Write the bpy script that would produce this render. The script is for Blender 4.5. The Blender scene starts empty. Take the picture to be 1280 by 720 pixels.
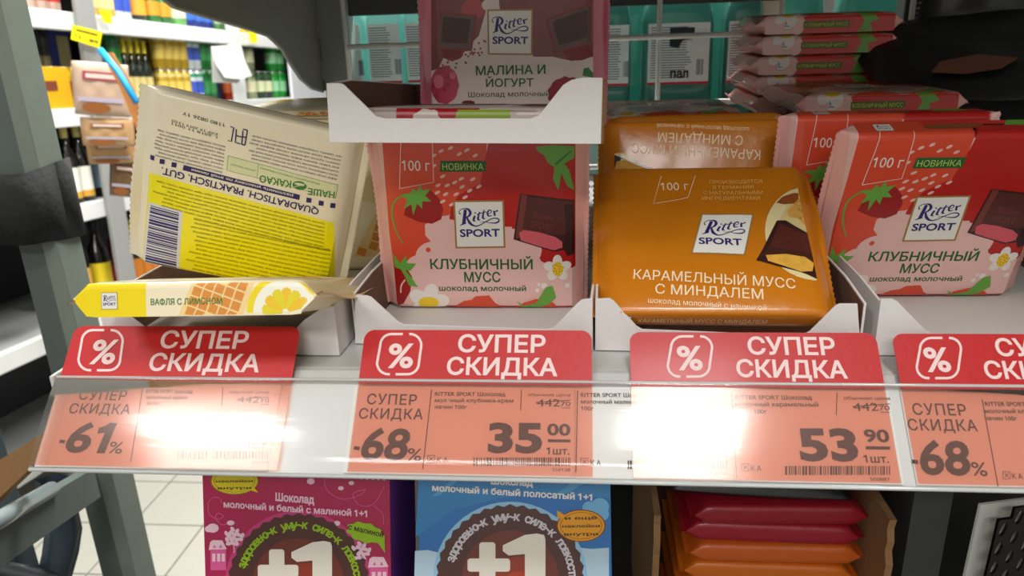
import bpy, bmesh, math, random, bisect
from mathutils import Vector, Matrix, Quaternion
from mathutils.geometry import tessellate_polygon, delaunay_2d_cdt
random.seed(7)
SC = bpy.context.scene
COL = SC.collection
rad = math.radians
# ------------------------------------------------------------------ camera
CAM = Vector((0, -.288, .139)); FPX = 950.0
def cam_basis(yaw, p, roll):
    F = Vector((-math.sin(yaw)*math.cos(p), math.cos(yaw)*math.cos(p), -math.sin(p)))
    R0 = F.cross(Vector((0, 0, 1))).normalized(); U0 = R0.cross(F)
    return R0*math.cos(roll)+U0*math.sin(roll), -R0*math.sin(roll)+U0*math.cos(roll), F
RR, UU, FF = cam_basis(rad(5.75), rad(19), rad(-2.0))
cd = bpy.data.cameras.new('camera'); cam = bpy.data.objects.new('camera', cd); COL.objects.link(cam)
cam.matrix_world = Matrix(((RR.x, UU.x, -FF.x, CAM.x), (RR.y, UU.y, -FF.y, CAM.y), (RR.z, UU.z, -FF.z, CAM.z), (0, 0, 0, 1)))
cd.sensor_width = 36; cd.lens = FPX/1280*36; cd.clip_start = .01; cd.clip_end = 50
cd.dof.use_dof = True; cd.dof.focus_distance = .37; cd.dof.aperture_fstop = 17
SC.camera = cam
# ------------------------------------------------------------------ world, lamps, exposure
w = bpy.data.worlds.new('world'); SC.world = w; w.use_nodes = True
w.node_tree.nodes['Background'].inputs[0].default_value = (.80, .92, 1, 1)
w.node_tree.nodes['Background'].inputs[1].default_value = .22
vs = SC.view_settings
vs.view_transform = 'Standard'; vs.look = 'None'; vs.gamma = 1; vs.use_curve_mapping = False; vs.exposure = 0.45
FLOOR = -1.35; CEIL = 1.55
LAMPS = [(-1.06, -1.02, .42, .26, 6.5), (.26, -.95, .30, .42, 10), (-.3, -2.3, 1.4, .4, 26), (-1.15, 1.1, .3, 1.2, 30), (-1.15, 3.2, .3, 1.2, 50), (.1, 1.35, 1.2, .3, 70)]
def area(loc, sx, sy, e, rot=(0, 0, 0), col=(1, .985, .97)):
    l = bpy.data.lights.new('lamp_light', 'AREA'); l.shape = 'RECTANGLE'; l.size = sx; l.size_y = sy; l.energy = e; l.color = col
    o = bpy.data.objects.new('lamp_light', l); o.location = loc; o.rotation_euler = rot; COL.objects.link(o); return o
for (x, y, sx, sy, e) in LAMPS:
    area((x, y, CEIL-.03), sx, sy, e)

# ------------------------------------------------------------------ pixel helpers (only used to read real positions off planes of the place)
def ray(x, y): return RR*((x-640)/FPX) - UU*((y-360)/FPX) + FF
def at(x, y, axis, c):
    d = ray(x, y); return CAM + d*((c-CAM[axis])/d[axis])
def dep(x, y, d): return CAM + ray(x, y)*d
def onplane(x, y, p, n):
    d = ray(x, y); return CAM + d*((p-CAM).dot(n)/d.dot(n))

# ------------------------------------------------------------------ materials
def lin(c):
    def f(v):
        v = v/255; return v/12.92 if v <= .04045 else ((v+.055)/1.055)**2.4
    return (f(c[0]), f(c[1]), f(c[2]), 1)
MATS = {}
def mat(col, rough=.5, metal=0, coat=0, bump=0, bscale=60, var=0, spec=.5, name=None):
    key = (col, rough, metal, coat, bump, bscale, var, spec)
    if key in MATS: return MATS[key]
    m = bpy.data.materials.new(name or 'material'); m.use_nodes = True; nt = m.node_tree; b = nt.nodes['Principled BSDF']
    b.inputs['Base Color'].default_value = lin(col); b.inputs['Roughness'].default_value = rough
    b.inputs['Metallic'].default_value = metal; b.inputs['Coat Weight'].default_value = coat
    b.inputs['Coat Roughness'].default_value = .12; b.inputs['Specular IOR Level'].default_value = spec
    if bump or var:
        tc = nt.nodes.new('ShaderNodeTexCoord'); nz = nt.nodes.new('ShaderNodeTexNoise')
        nz.inputs['Scale'].default_value = bscale; nz.inputs['Detail'].default_value = 4
        nt.links.new(tc.outputs['Object'], nz.inputs['Vector'])
        if bump:
            bp = nt.nodes.new('ShaderNodeBump'); bp.inputs['Strength'].default_value = bump; bp.inputs['Distance'].default_value = .002
            nt.links.new(nz.outputs['Fac'], bp.inputs['Height']); nt.links.new(bp.outputs['Normal'], b.inputs['Normal'])
        if var:
            mx = nt.nodes.new('ShaderNodeMix'); mx.data_type = 'RGBA'; c = lin(col)
            mx.inputs[6].default_value = tuple(v*(1-var) for v in c[:3])+(1,); mx.inputs[7].default_value = tuple(min(1, v*(1+var)) for v in c[:3])+(1,)
            nt.links.new(nz.outputs['Fac'], mx.inputs[0]); nt.links.new(mx.outputs[2], b.inputs['Base Color'])
    MATS[key] = m; return m
def clearmat(name, tint, refl_rough=.08, fac=1.0, bump=0.0, bscale=(1, 1, 1), ior=1.45, haze=0.0):
    m = bpy.data.materials.new(name); m.use_nodes = True; nt = m.node_tree; nt.nodes.clear()
    out = nt.nodes.new('ShaderNodeOutputMaterial'); tr = nt.nodes.new('ShaderNodeBsdfTransparent'); gl = nt.nodes.new('ShaderNodeBsdfGlossy')
    fr = nt.nodes.new('ShaderNodeFresnel'); mx = nt.nodes.new('ShaderNodeMixShader')
    tr.inputs[0].default_value = tint; gl.inputs['Roughness'].default_value = refl_rough; fr.inputs[0].default_value = ior
    base = tr.outputs[0]
    if haze:
        df = nt.nodes.new('ShaderNodeBsdfDiffuse'); df.inputs[0].default_value = tint
        m2 = nt.nodes.new('ShaderNodeMixShader'); m2.inputs[0].default_value = haze
        nt.links.new(tr.outputs[0], m2.inputs[1]); nt.links.new(df.outputs[0], m2.inputs[2]); base = m2.outputs[0]
    nt.links.new(fr.outputs[0], mx.inputs[0]); nt.links.new(base, mx.inputs[1]); nt.links.new(gl.outputs[0], mx.inputs[2]); nt.links.new(mx.outputs[0], out.inputs[0])
    if bump:
        tc = nt.nodes.new('ShaderNodeTexCoord'); mp = nt.nodes.new('ShaderNodeMapping'); mp.inputs['Scale'].default_value = bscale
        nz = nt.nodes.new('ShaderNodeTexNoise'); nz.inputs['Scale'].default_value = 1; nz.inputs['Detail'].default_value = 3
        bp = nt.nodes.new('ShaderNodeBump'); bp.inputs['Strength'].default_value = bump; bp.inputs['Distance'].default_value = .001
        nt.links.new(tc.outputs['Object'], mp.inputs[0]); nt.links.new(mp.outputs[0], nz.inputs['Vector']); nt.links.new(nz.outputs['Fac'], bp.inputs['Height'])
        nt.links.new(bp.outputs[0], gl.inputs['Normal']); nt.links.new(bp.outputs[0], fr.inputs['Normal'])
    return m
def emit(col, s):
    m = bpy.data.materials.new('lamp_glow'); m.use_nodes = True; b = m.node_tree.nodes['Principled BSDF']
    b.inputs['Emission Color'].default_value = lin(col); b.inputs['Emission Strength'].default_value = s; return m
WHITE = (236, 234, 228)
M_card = mat((230, 225, 222), .75, bump=.12, bscale=300, var=.03, name='white_board')
M_kraft = mat((150, 112, 72), .85, bump=.3, bscale=400, var=.12, name='brown_board')
M_kraft_d = mat((120, 92, 78), .85, bump=.2, bscale=300, var=.1, name='inner_board')  # raw brown board, with the shadow inside the trays put into its colour
M_ink = mat((28, 26, 30), .6, name='black_ink')
M_navy = mat((38, 30, 110), .5, name='navy_ink')

# ------------------------------------------------------------------ object helpers
def tag(o, label, cat, group=None, kind=None):
    if label: o['label'] = label
    if cat: o['category'] = cat
    if group: o['group'] = group
    if kind: o['kind'] = kind
    return o
def link(o, parent=None):
    COL.objects.link(o)
    if parent: o.parent = parent
    return o
def thing(name, label, cat, M=None, group=None):
    o = bpy.data.objects.new(name, None); o.empty_display_size = .02; link(o)
    if M is not None: o.matrix_world = M
    return tag(o, label, cat, group)
def copy_tree(o, M, parent=None):
    c = o.copy(); link(c, parent)
    if parent is None: c.matrix_world = M
    for ch in [q for q in list(COL.objects) if q.parent == o]:
        copy_tree(ch, None, c)
    return c
class MB:
    def __init__(s): s.v = []; s.f = []; s.m = []; s.mats = []; s.sm = []
    def mi(s, m):
        if m not in s.mats: s.mats.append(m)
        return s.mats.index(m)
    def add(s, vs, fs, m, smooth=False):
        n = len(s.v); s.v += [tuple(v) for v in vs]; k = s.mi(m)
        for f in fs: s.f.append([i+n for i in f]); s.m.append(k); s.sm.append(smooth)
    def box(s, a, b, m, M=None):
        (x0, y0, z0), (x1, y1, z1) = a, b
        vs = [Vector(p) for p in ((x0, y0, z0), (x1, y0, z0), (x1, y1, z0), (x0, y1, z0), (x0, y0, z1), (x1, y0, z1), (x1, y1, z1), (x0, y1, z1))]
        if M: vs = [M @ v for v in vs]
        s.add(vs, [(0, 3, 2, 1), (4, 5, 6, 7), (0, 1, 5, 4), (1, 2, 6, 5), (2, 3, 7, 6), (3, 0, 4, 7)], m)
    def prism(s, pts, d, m):        # pts: 3D polygon, extruded by vector d
        n = len(pts); P = [Vector(p) for p in pts]; Q = [p+Vector(d) for p in P]
        tris = tessellate_polygon([P])
        nrm = Vector((0, 0, 0))
        for i in range(n): nrm += P[i].cross(P[(i+1) % n])
        fl = nrm.dot(Vector(d)) > 0
        fs = []
        for t in tris:
            a, b, c = t; tn = (P[b]-P[a]).cross(P[c]-P[a])
            if tn.dot(Vector(d)) > 0: a, c = c, a
            fs += [(a, b, c), (a+n, c+n, b+n)]
        for i in range(n):
            j = (i+1) % n
            fs.append((i, j, j+n, i+n) if fl else (j, i, i+n, j+n))
        s.add(P+Q, fs, m)
    def tube(s, pts, r, m, n=10, cap=True):
        P = [Vector(p) for p in pts]; rs = r if isinstance(r, (list, tuple)) else [r]*len(P); vs = []; fs = []
        up = Vector((0, 0, 1))
        for i, p in enumerate(P):
            d = (P[min(i+1, len(P)-1)]-P[max(i-1, 0)]).normalized()
            a = d.cross(up)
            if a.length < .1: a = d.cross(Vector((1, 0, 0)))
            a.normalize(); b = d.cross(a)
            for k in range(n):
                t = 2*math.pi*k/n; vs.append(p+(a*math.cos(t)+b*math.sin(t))*rs[i])
        for i in range(len(P)-1):
            for k in range(n): fs.append((i*n+k, (i+1)*n+k, (i+1)*n+(k+1) % n, i*n+(k+1) % n))
        if cap: fs += [tuple(range(n)), tuple(reversed(range((len(P)-1)*n, len(P)*n)))]
        s.add(vs, fs, m, True)
    def lathe(s, prof, m, n=20, c=(0, 0, 0), a0=0, a1=2*math.pi):
        vs = []; fs = []; full = abs(a1-a0-2*math.pi) < 1e-6; nn = n if full else n+1
        for (r, z) in prof:
            for k in range(nn):
                t = a0+(a1-a0)*k/n; vs.append((c[0]+r*math.cos(t), c[1]+r*math.sin(t), c[2]+z))
        for i in range(len(prof)-1):
            for k in range(n):
                k2 = (k+1) % nn; fs.append((i*nn+k, i*nn+k2, (i+1)*nn+k2, (i+1)*nn+k))
        s.add(vs, fs, m, True)
    def build(s, name, parent=None, bevel=0, M=None):
        me = bpy.data.meshes.new(name); me.from_pydata(s.v, [], s.f)
        for m in s.mats: me.materials.append(m)
        me.polygons.foreach_set('material_index', s.m); me.polygons.foreach_set('use_smooth', s.sm); me.update()
        o = bpy.data.objects.new(name, me); link(o, parent)
        if M is not None:
            if parent: o.matrix_local = M
            else: o.matrix_world = M
        if bevel:
            b = o.modifiers.new('bevel', 'BEVEL'); b.width = bevel; b.segments = 2; b.limit_method = 'ANGLE'; b.angle_limit = rad(35)
        return o
def struct(o): o['kind'] = 'structure'; return o

# ------------------------------------------------------------------ text triangles (built-in font), cached
TX = {}; GL = {}
def fill_loops(loops):
    """triangles of a set of closed outlines, non-zero winding (the font's outlines overlap)"""
    V = []; E = []
    for lp in loops:
        n = len(V); V += [Vector(p) for p in lp]; E += [(n+i, n+(i+1) % len(lp)) for i in range(len(lp))]
    vo, eo, fo, _, _, _ = delaunay_2d_cdt(V, E, [], 0, 1e-6)
    out = []
    for f in fo:
        a, b, c = [vo[i] for i in f]; ar = (b.x-a.x)*(c.y-a.y)-(b.y-a.y)*(c.x-a.x)
        if abs(ar) < 1e-8: continue
        cx = (a.x+b.x+c.x)/3; cy = (a.y+b.y+c.y)/3; wn = 0
        for lp in loops:
            x1, y1 = lp[-1]
            for x2, y2 in lp:
                if (y1 <= cy) != (y2 <= cy):
                    if x1+(cy-y1)/(y2-y1)*(x2-x1) > cx: wn += 1 if y2 > y1 else -1
                x1, y1 = x2, y2
        if wn: out.append(((a.x, a.y), (b.x, b.y), (c.x, c.y)) if ar > 0 else ((a.x, a.y), (c.x, c.y), (b.x, b.y)))
    return out
def text_tris(s, bold=0, shear=0, sp=1.0):
    key = (s, bold, shear, sp)
    if key in TX: return TX[key]
    cu = bpy.data.curves.new('t', 'FONT'); cu.body = s; cu.size = 1; cu.offset = bold; cu.shear = shear; cu.resolution_u = 3; cu.space_character = sp; cu.fill_mode = 'NONE'
    o = bpy.data.objects.new('t', cu); COL.objects.link(o)
    dg = bpy.context.evaluated_depsgraph_get(); me = bpy.data.meshes.new_from_object(o.evaluated_get(dg))
    V = [(v.co.x, v.co.y) for v in me.vertices]; nx = {}
    for e in me.edges: nx.setdefault(e.vertices[0], []).append(e.vertices[1]); nx.setdefault(e.vertices[1], []).append(e.vertices[0])
    seen = set(); loops = []
    for i in range(len(V)):
        if i in seen or i not in nx: continue
        # vertices of one outline follow each other; walk towards the next index to keep the direction
        lp = [i]; seen.add(i); cur = i; j = i+1 if i+1 in nx[i] else nx[i][0]
        while j not in seen:
            lp.append(j); seen.add(j); c2 = [q for q in nx[j] if q not in seen]; cur = j
            if not c2: break
            j = c2[0]
        if len(lp) > 2: loops.append([V[q] for q in lp])
    bpy.data.objects.remove(o); bpy.data.curves.remove(cu); bpy.data.meshes.remove(me)
    if '1' in s:       # the built-in font draws the figure one as a bare stem: give it its flag
        for l in loops[:]:
            ys = [p[1] for p in l]; top = max(ys)
            if len(l) == 4 and top > .62 and min(ys) < .05:
                tops = sorted([p for p in l if p[1] > top-.02]); x, y = tops[0]; w_ = tops[-1][0]-x
                if w_ > .25: continue
                fl = [(x+.01, y), (x-.075, y-.075), (x-.165, y-.115), (x-.165, y-.115-w_*.9), (x+.01, y-.08-w_*.9)]
                ar = lambda q: sum(q[i-1][0]*q[i][1]-q[i][0]*q[i-1][1] for i in range(len(q)))
                loops.append(fl if ar(fl)*ar(l) > 0 else fl[::-1])
    # group the outlines into glyphs by their overlap along x
    loops.sort(key=lambda l: min(p[0] for p in l)); groups = []; hi = -1e9
    for l in loops:
        lo = min(p[0] for p in l); h2 = max(p[0] for p in l)
        if groups and lo < hi-1e-4: groups[-1].append(l); hi = max(hi, h2)
        else: groups.append([l]); hi = h2
    if bold:
        def area(l): return sum(l[i-1][0]*l[i][1]-l[i][0]*l[i-1][1] for i in range(len(l)))
        ng = []
        for g in groups:
            sg = 1 if area(max(g, key=lambda l: abs(area(l)))) > 0 else -1; nl = []
            for l in g:
                P = [Vector(p) for i, p in enumerate(l) if (Vector(p)-Vector(l[i-1])).length > 1e-5]; q = []
                for i in range(len(P)):
                    a = (P[i]-P[i-1]).normalized(); b = (P[(i+1) % len(P)]-P[i]).normalized()
                    n1 = Vector((a.y, -a.x)); n2 = Vector((b.y, -b.x)); m = n1+n2
                    m = n1 if m.length < .2 else m/max(.35, m.length_squared/2)
                    q.append(tuple(P[i]+m*bold*.8*sg))
                nl.append(q)
            ng.append(nl)
        groups = ng
    T = []
    for g in groups:
        ox = min(p[0] for l in g for p in l); rel = [[(p[0]-ox, p[1]) for p in l] for l in g]
        k = tuple(sorted(tuple((round(x, 3), round(y, 3)) for x, y in l) for l in rel))
        if k not in GL: GL[k] = fill_loops(rel)
        T += [tuple((x+ox, y) for x, y in t) for t in GL[k]]
    xs = [p[0] for t in T for p in t]
    TX[key] = (T, min(xs) if xs else 0, max(xs) if xs else 1); return TX[key]

class Art:
    """flat print laid on a face; pt maps design coordinates to face coordinates (u right, v up)"""
    def __init__(s, pt): s.pt = pt; s.big = []; s.small = []; s.mats = []
    def mi(s, m):
        if m not in s.mats: s.mats.append(m)
        return s.mats.index(m)
    def poly(s, pts, m, L=1, raw=False):
        P = [Vector(p if raw else s.pt(*p)).to_3d() for p in pts]
        for p in P: p.z = 0
        s.n = getattr(s, 'n', 0)+1; L += (s.n % 6)*.03
        for t in tessellate_polygon([P]):
            a, b, c = [P[i] for i in t]
            ar = (b.x-a.x)*(c.y-a.y)-(b.y-a.y)*(c.x-a.x)
            if abs(ar) < 1e-14: continue
            if ar < 0: b, c = c, b
            s.big.append(((a.x, a.y), (b.x, b.y), (c.x, c.y), s.mi(m), L))
    def rect(s, x0, y0, x1, y1, m, L=1): s.poly([(x0, y0), (x1, y0), (x1, y1), (x0, y1)], m, L)
    def ell(s, cx, cy, rx, ry, m, L=1, rot=0, n=24, wob=0, k=0):
        pts = []
        for i in range(n):
            t = 2*math.pi*i/n; q = 1+(wob*math.cos(k*t) if wob else 0)
            x = rx*q*math.cos(t); y = ry*q*math.sin(t)
            pts.append((cx+x*math.cos(rot)-y*math.sin(rot), cy+x*math.sin(rot)+y*math.cos(rot)))
        s.poly(pts, m, L)
    def stroke(s, pts, wd, m, L=1, smooth=True):
        P = [Vector(p) for p in pts]; W = wd if isinstance(wd, (list, tuple)) else [wd]*len(P)
        if smooth and len(P) > 2:
            Q = []; WW = []
            for i in range(len(P)-1):
                p0 = P[max(i-1, 0)]; p1 = P[i]; p2 = P[i+1]; p3 = P[min(i+2, len(P)-1)]
                for k in range(4):
                    t = k/4; Q.append(.5*((2*p1)+(p2-p0)*t+(2*p0-5*p1+4*p2-p3)*t*t+(3*p1-p0-3*p2+p3)*t**3)); WW.append(W[i]*(1-t)+W[i+1]*t)
            Q.append(P[-1]); WW.append(W[-1]); P, W = Q, WW
        A = []; B = []
        for i, p in enumerate(P):
            d = P[min(i+1, len(P)-1)]-P[max(i-1, 0)]
            if d.length == 0: d = Vector((1, 0))
            d.normalize(); n = Vector((-d.y, d.x))*W[i]/2; A.append(p+n); B.append(p-n)
        for i in range(len(P)-1):
            s.poly([A[i], A[i+1], B[i+1], B[i]], m, L+.02*(i % 2))
    def line(s, pts, w, m, L=1):
        s.stroke(pts, w, m, L, smooth=False)
    def text(s, t, x0, y0, x1, y1, h, m, L=3, bold=0, shear=0, sp=1.0, down=True):
        T, a, b = text_tris(t, bold, shear, sp)
        p0 = Vector(s.pt(x0, y0)); p1 = Vector(s.pt(x1, y1)); e = (p1-p0); wd = e.length; e.normalize()
        d = Vector((x1-x0, y1-y0)).normalized(); up = Vector((d.y, -d.x)) if down else Vector((-d.y, d.x))
        q = Vector(s.pt(x0+up.x*h, y0+up.y*h)); pv = q-p0; n = Vector((-e.y, e.x)); hv = pv.dot(n)
        sx = wd/(b-a); sy = hv/.727; k = s.mi(m); sg = 1 if sx*sy > 0 else -1
        for j, t3 in enumerate(T):
            P = [p0+e*((x-a)*sx)+n*(y*sy) for x, y in t3]
            if sg < 0: P = P[::-1]
            s.small.append((tuple(P[0]), tuple(P[1]), tuple(P[2]), k, L+.05*(j % 3)))
    def arc_text(s, t, cx, cy, r, a0, a1, h, m, L=3, bold=0):
        # letters along an arc, angles in degrees clockwise from the top, drawn one by one
        n = len(t)
        for i, ch in enumerate(t):
            if ch == ' ': continue
            a = rad(a0+(a1-a0)*(i+.5)/n); T, xa, xb = text_tris(ch, bold, 0)
            if not T: continue
            o = Vector((cx+r*math.sin(a), cy-r*math.cos(a))); e = Vector((math.cos(a), math.sin(a))); u = Vector((math.sin(a), -math.cos(a)))
            sc = h/.727; k = s.mi(m)
            for j, t3 in enumerate(T):
                P = [Vector(s.pt(*(o+e*((x-(xa+xb)/2)*sc)+u*(y*sc)))) for x, y in t3]
                ar = (P[1].x-P[0].x)*(P[2].y-P[0].y)-(P[1].y-P[0].y)*(P[2].x-P[0].x)
                if ar < 0: P = P[::-1]
                s.small.append((tuple(P[0]), tuple(P[1]), tuple(P[2]), k, L+.05*(j % 3)))
    def logo(s, c, L=3, mf=None, mw=None, mi=None, quad=None):
        """square emblem; quad = TL TR BR BL in design coordinates"""
        mf = mf or mat((165, 125, 60), .4); mw = mw or mat((238, 234, 225), .45); mi = mi or M_navy
        TL, TR, BR, BL = [Vector(q) for q in quad]
        def bl(u, v): return (TL*(1-u)+TR*u)*(1-v)+(BL*(1-u)+BR*u)*v
        old = s.pt; s.pt = lambda u, v: old(*bl(u, v))
        s.poly([(0, 0), (1, 0), (1, 1), (0, 1)], mf, L); s.poly([(.035, .035), (.965, .035), (.965, .965), (.035, .965)], mw, L+1)
        def z(x, y): return ((x-85+ (0 if y < 0 else -(y-40)*.045))/650+.03, (y-40)/630)
        S = lambda pts, w, **k: s.stroke([z(*p) for p in pts], [q/650 for q in w] if isinstance(w, list) else w/650, mi, L+2, **k)
        S([(222, 160), (212, 260), (202, 345)], [38, 44, 44]); S([(155, 368), (200, 345), (235, 338)], [8, 22, 10])
        S([(160, 222), (140, 190), (165, 158), (215, 146), (262, 158), (287, 200), (272, 240), (238, 262)], [18, 10, 10, 12, 28, 36, 26, 12])
        S([(240, 255), (280, 335), (345, 376), (410, 365), (480, 325), (560, 285), (620, 278), (657, 300), (640, 330), (590, 341), (530, 335), (470, 322), (410, 330)], [18, 36, 18, 14, 13, 14, 16, 16, 22, 16, 9, 8, 5])
        S([(345, 240), (328, 300), (355, 312)], [26, 28, 8]); S([(340, 205), (358, 205)], [20, 20])
        S([(405, 190), (385, 285), (415, 298)], [14, 28, 8]); S([(368, 225), (430, 208)], [12, 12])
        S([(462, 165), (447, 268), (478, 280)], [14, 28, 8]); S([(425, 207), (492, 190)], [12, 12])
        S([(505, 225), (548, 205), (556, 180), (530, 170), (506, 205), (520, 246), (566, 240)], [8, 10, 14, 16, 24, 20, 8])
        S([(588, 180), (602, 245)], [22, 28]); S([(602, 195), (640, 175)], [12, 22])
        x0, y0 = z(155, 516); x1, y1 = z(672, 516)
        s.text('SPORT', x0, y0, x1, y1, 100/630, mi, L+2, bold=.035)
        s.pt = old
    def build(s, name, surf, parent, cu=None, cv=None, M=None):
        for ch in COL.objects:
            if ch.parent == parent and parent and ch.name.split('.')[0] in ('wrapper', 'front_panel', 'red_header', 'card_paper', 'bottle_body'): parent = ch; break
        me = bpy.data.meshes.new(name)
        V = []; F = []; MI = []
        if s.big and cu:
            bm = bmesh.new(); ll = bm.faces.layers.float.new('L')
            for a, b, c, k, L in s.big:
                f = bm.faces.new([bm.verts.new((p[0], p[1], 0)) for p in (a, b, c)]); f.material_index = k; f[ll] = L
            for axis, cuts in ((0, cu), (1, cv)):
                lo = min(v.co[axis] for v in bm.verts); hi = max(v.co[axis] for v in bm.verts)
                for c in cuts:
                    if not lo < c < hi: continue
                    co = [0, 0, 0]; no = [0, 0, 0]; co[axis] = c; no[axis] = 1
                    bmesh.ops.bisect_plane(bm, geom=bm.verts[:]+bm.edges[:]+bm.faces[:], dist=1e-7, plane_co=co, plane_no=no)
            for f in bm.faces:
                L = f[ll]; n = len(V)
                for v in f.verts: V.append(surf(v.co.x, v.co.y, L))
                F.append(list(range(n, n+len(f.verts)))); MI.append(f.material_index)
            bm.free()
        else:
            for a, b, c, k, L in s.big:
                n = len(V); V += [surf(*p, L) for p in (a, b, c)]; F.append([n, n+1, n+2]); MI.append(k)
        for a, b, c, k, L in s.small:
            n = len(V); V += [surf(*p, L) for p in (a, b, c)]; F.append([n, n+1, n+2]); MI.append(k)
        me.from_pydata([tuple(v) for v in V], [], F)
        for m in s.mats: me.materials.append(m)
        me.polygons.foreach_set('material_index', MI); me.polygons.foreach_set('use_smooth', [bool(cu)]*len(F)); me.update()
        o = bpy.data.objects.new(name, me); link(o, parent)
        if M is not None: o.matrix_local = M
        return o
EPS = .00005
def flat(u, v, L): return (u, -.00006-L*EPS, v)

# ------------------------------------------------------------------ chocolate bar in a flow wrapper
class Bar:
    """local frame: x along the width, z up the height, y=0 the front face, y=t the back"""
    def __init__(s, w=.09, h=.09, t=.0125, seed=0, bulge=.0008, r=.0028, wr=.00022):
        s.w, s.h, s.t, s.r, s.b, s.wr = w, h, t, r, bulge, wr; rn = random.Random(seed)
        s.ph = [(rn.uniform(150, 320), rn.uniform(-200, 200), rn.uniform(0, 6)) for _ in range(4)]
        s.cu = [-w/2-.0055, -w/2-.003, -w/2+.0]+[-w/2+w*i/22 for i in range(1, 22)]+[w/2, w/2+.003, w/2+.0055]
        a = math.pi*r/4
        s.a = a
        s.cv = [a*k for k in (-1, -.5, 0, .5, 1)]+[a+(h-2*a)*i/20 for i in range(1, 20)]+[h-a+a*k for k in (0, .5, 1, 1.5, 2)]
        s.TAP = .006; s.cache = {}
    def k(s, x):
        e = abs(x)-s.w/2
        if e <= -.0015: return 1
        if e <= 0: return 1-.06*(e+.0015)/.0015
        return max(.06, .94*(1-e/s.TAP)+.06*(e/s.TAP))
    def disp(s, x, z):
        ex = max(0, 1-(2*x/s.w)**4) if abs(x) < s.w/2 else 0; ez = max(0, 1-(2*z/s.h-1)**6)
        n = sum(math.sin(a*x+b*z+c) for a, b, c in s.ph)/4
        edge = (1-ex)*.6+.4
        return s.b*ex*ez+s.wr*n*(ez)*(.4+edge)
    def P(s, x, v, off=0):
        a, r, h, t = s.a, s.r, s.h, s.t
        if v < -a: y = r+(-v-a); z = 0-off; 
        elif v <= a: th = (a-v)/(2*a)*math.pi/2; R = r+off; y = r-R*math.cos(th); z = r-R*math.sin(th)
        elif v < h-a: z = r+(v-a)/(h-2*a)*(h-2*r); y = -off
        elif v <= h+a: th = (v-(h-a))/(2*a)*math.pi/2; R = r+off; y = r-R*math.cos(th); z = h-r+R*math.sin(th)
        else: y = r+(v-h-a); z = h+off
        if a < v < h-a: y -= s.disp(x, z)
        k = s.k(x); y = t/2+(y-t/2)*k
        e = abs(x)-s.w/2
        if e > 0: z = h/2+(z-h/2)*(1-.015*e/s.TAP)
        return (x, y, z)
    def surf(s, u, v, L):
        off = .00007+L*EPS; i = max(0, min(len(s.cu)-2, bisect.bisect_right(s.cu, u)-1)); j = max(0, min(len(s.cv)-2, bisect.bisect_right(s.cv, v)-1))
        if not (s.cu[0] <= u <= s.cu[-1] and s.cv[0] <= v <= s.cv[-1]): return s.P(u, v, off)
        key = (i, j)
        if key not in s.cache:
            s.cache[key] = [[s.P(s.cu[i+a], s.cv[j+b], 0) for b in (0, 1)] for a in (0, 1)]
        g = s.cache[key]; fu = (u-s.cu[i])/(s.cu[i+1]-s.cu[i]); fv = (v-s.cv[j])/(s.cv[j+1]-s.cv[j])
        p0 = s.P(u, v, 0); p1 = s.P(u, v, off)
        return tuple((g[0][0][k]*(1-fv)+g[0][1][k]*fv)*(1-fu)+(g[1][0][k]*(1-fv)+g[1][1][k]*fv)*fu+p1[k]-p0[k] for k in range(3))
    def body(s, m, parent, name='wrapper'):
        h, t, r, w = s.h, s.t, s.r, s.w; a = s.a
        prof = s.cv[:]; tl = t-2*r; prof = [-a-tl*q for q in (1, .66, .33)]+prof+[h+a+tl*q for q in (.33, .66, 1)]
        prof = sorted(set(round(p, 7) for p in prof)); V = []; n = 0
        xs = sorted(set([-w/2-s.TAP]+s.cu+[w/2+s.TAP]))
        rows = []
        for x in xs:
            ring = [s.P(x, v) for v in prof]
            # back
            bk = []
            for j in range(0, 15):
                z = h-r-(h-2*r)*j/14; y = t+s.b*.8*max(0, 1-(2*x/w)**4)*(1-(2*z/h-1)**4)
                k = s.k(x); bk.append((x, t/2+(y-t/2)*k, z))
            rows.append(ring+bk)
        n = len(rows[0]); V = [p for rw in rows for p in rw]; F = []
        for i in range(len(rows)-1):
            for j in range(n): F.append((i*n+j, (i+1)*n+j, (i+1)*n+(j+1) % n, i*n+(j+1) % n))
        F += [tuple(range(n)), tuple(reversed(range((len(rows)-1)*n, len(rows)*n)))]
        mb = MB(); mb.add(V, F, m, True); return mb.build(name, parent)
    def seals(s, m, parent, ln=.0085, bend=0.0, mr=None):
        for sg in (-1, 1):
            rn = random.Random(int(sg*10+s.t*1e5)); V = []; F = []; nz = 60; nx = 7; h = s.h*.985; ph = rn.uniform(0, 6)
            for side in (0, 1):
                for i in range(nx):
                    for j in range(nz+1):
                        q = i/(nx-1); z = s.h*.0075+h*j/nz; x = s.w/2+s.TAP*.85+ln*q
                        if i == nx-1: x += .0006*(j % 2)
                        y = s.t/2+q*.0022*math.sin(z*75+ph)+.00012*(1 if i % 2 else -1)*(0 if i == 0 else 1)+bend*q*q*ln+(side-.5)*.00035
                        V.append((sg*x, y, z))
            N = nx*(nz+1)
            for side in (0, 1):
                for i in range(nx-1):
                    for j in range(nz):
                        q = [side*N+i*(nz+1)+j, side*N+(i+1)*(nz+1)+j, side*N+(i+1)*(nz+1)+j+1, side*N+i*(nz+1)+j+1]
                        F.append(q if (side == 0) == (sg > 0) else q[::-1])
            for j in range(nz):
                a = (nx-1)*(nz+1)+j; q = [a, a+N, a+N+1, a+1]; F.append(q if sg > 0 else q[::-1])
            mb = MB(); mb.add(V, F, mr if (mr and sg > 0) else m, True); mb.build('end_seal', parent)
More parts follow.
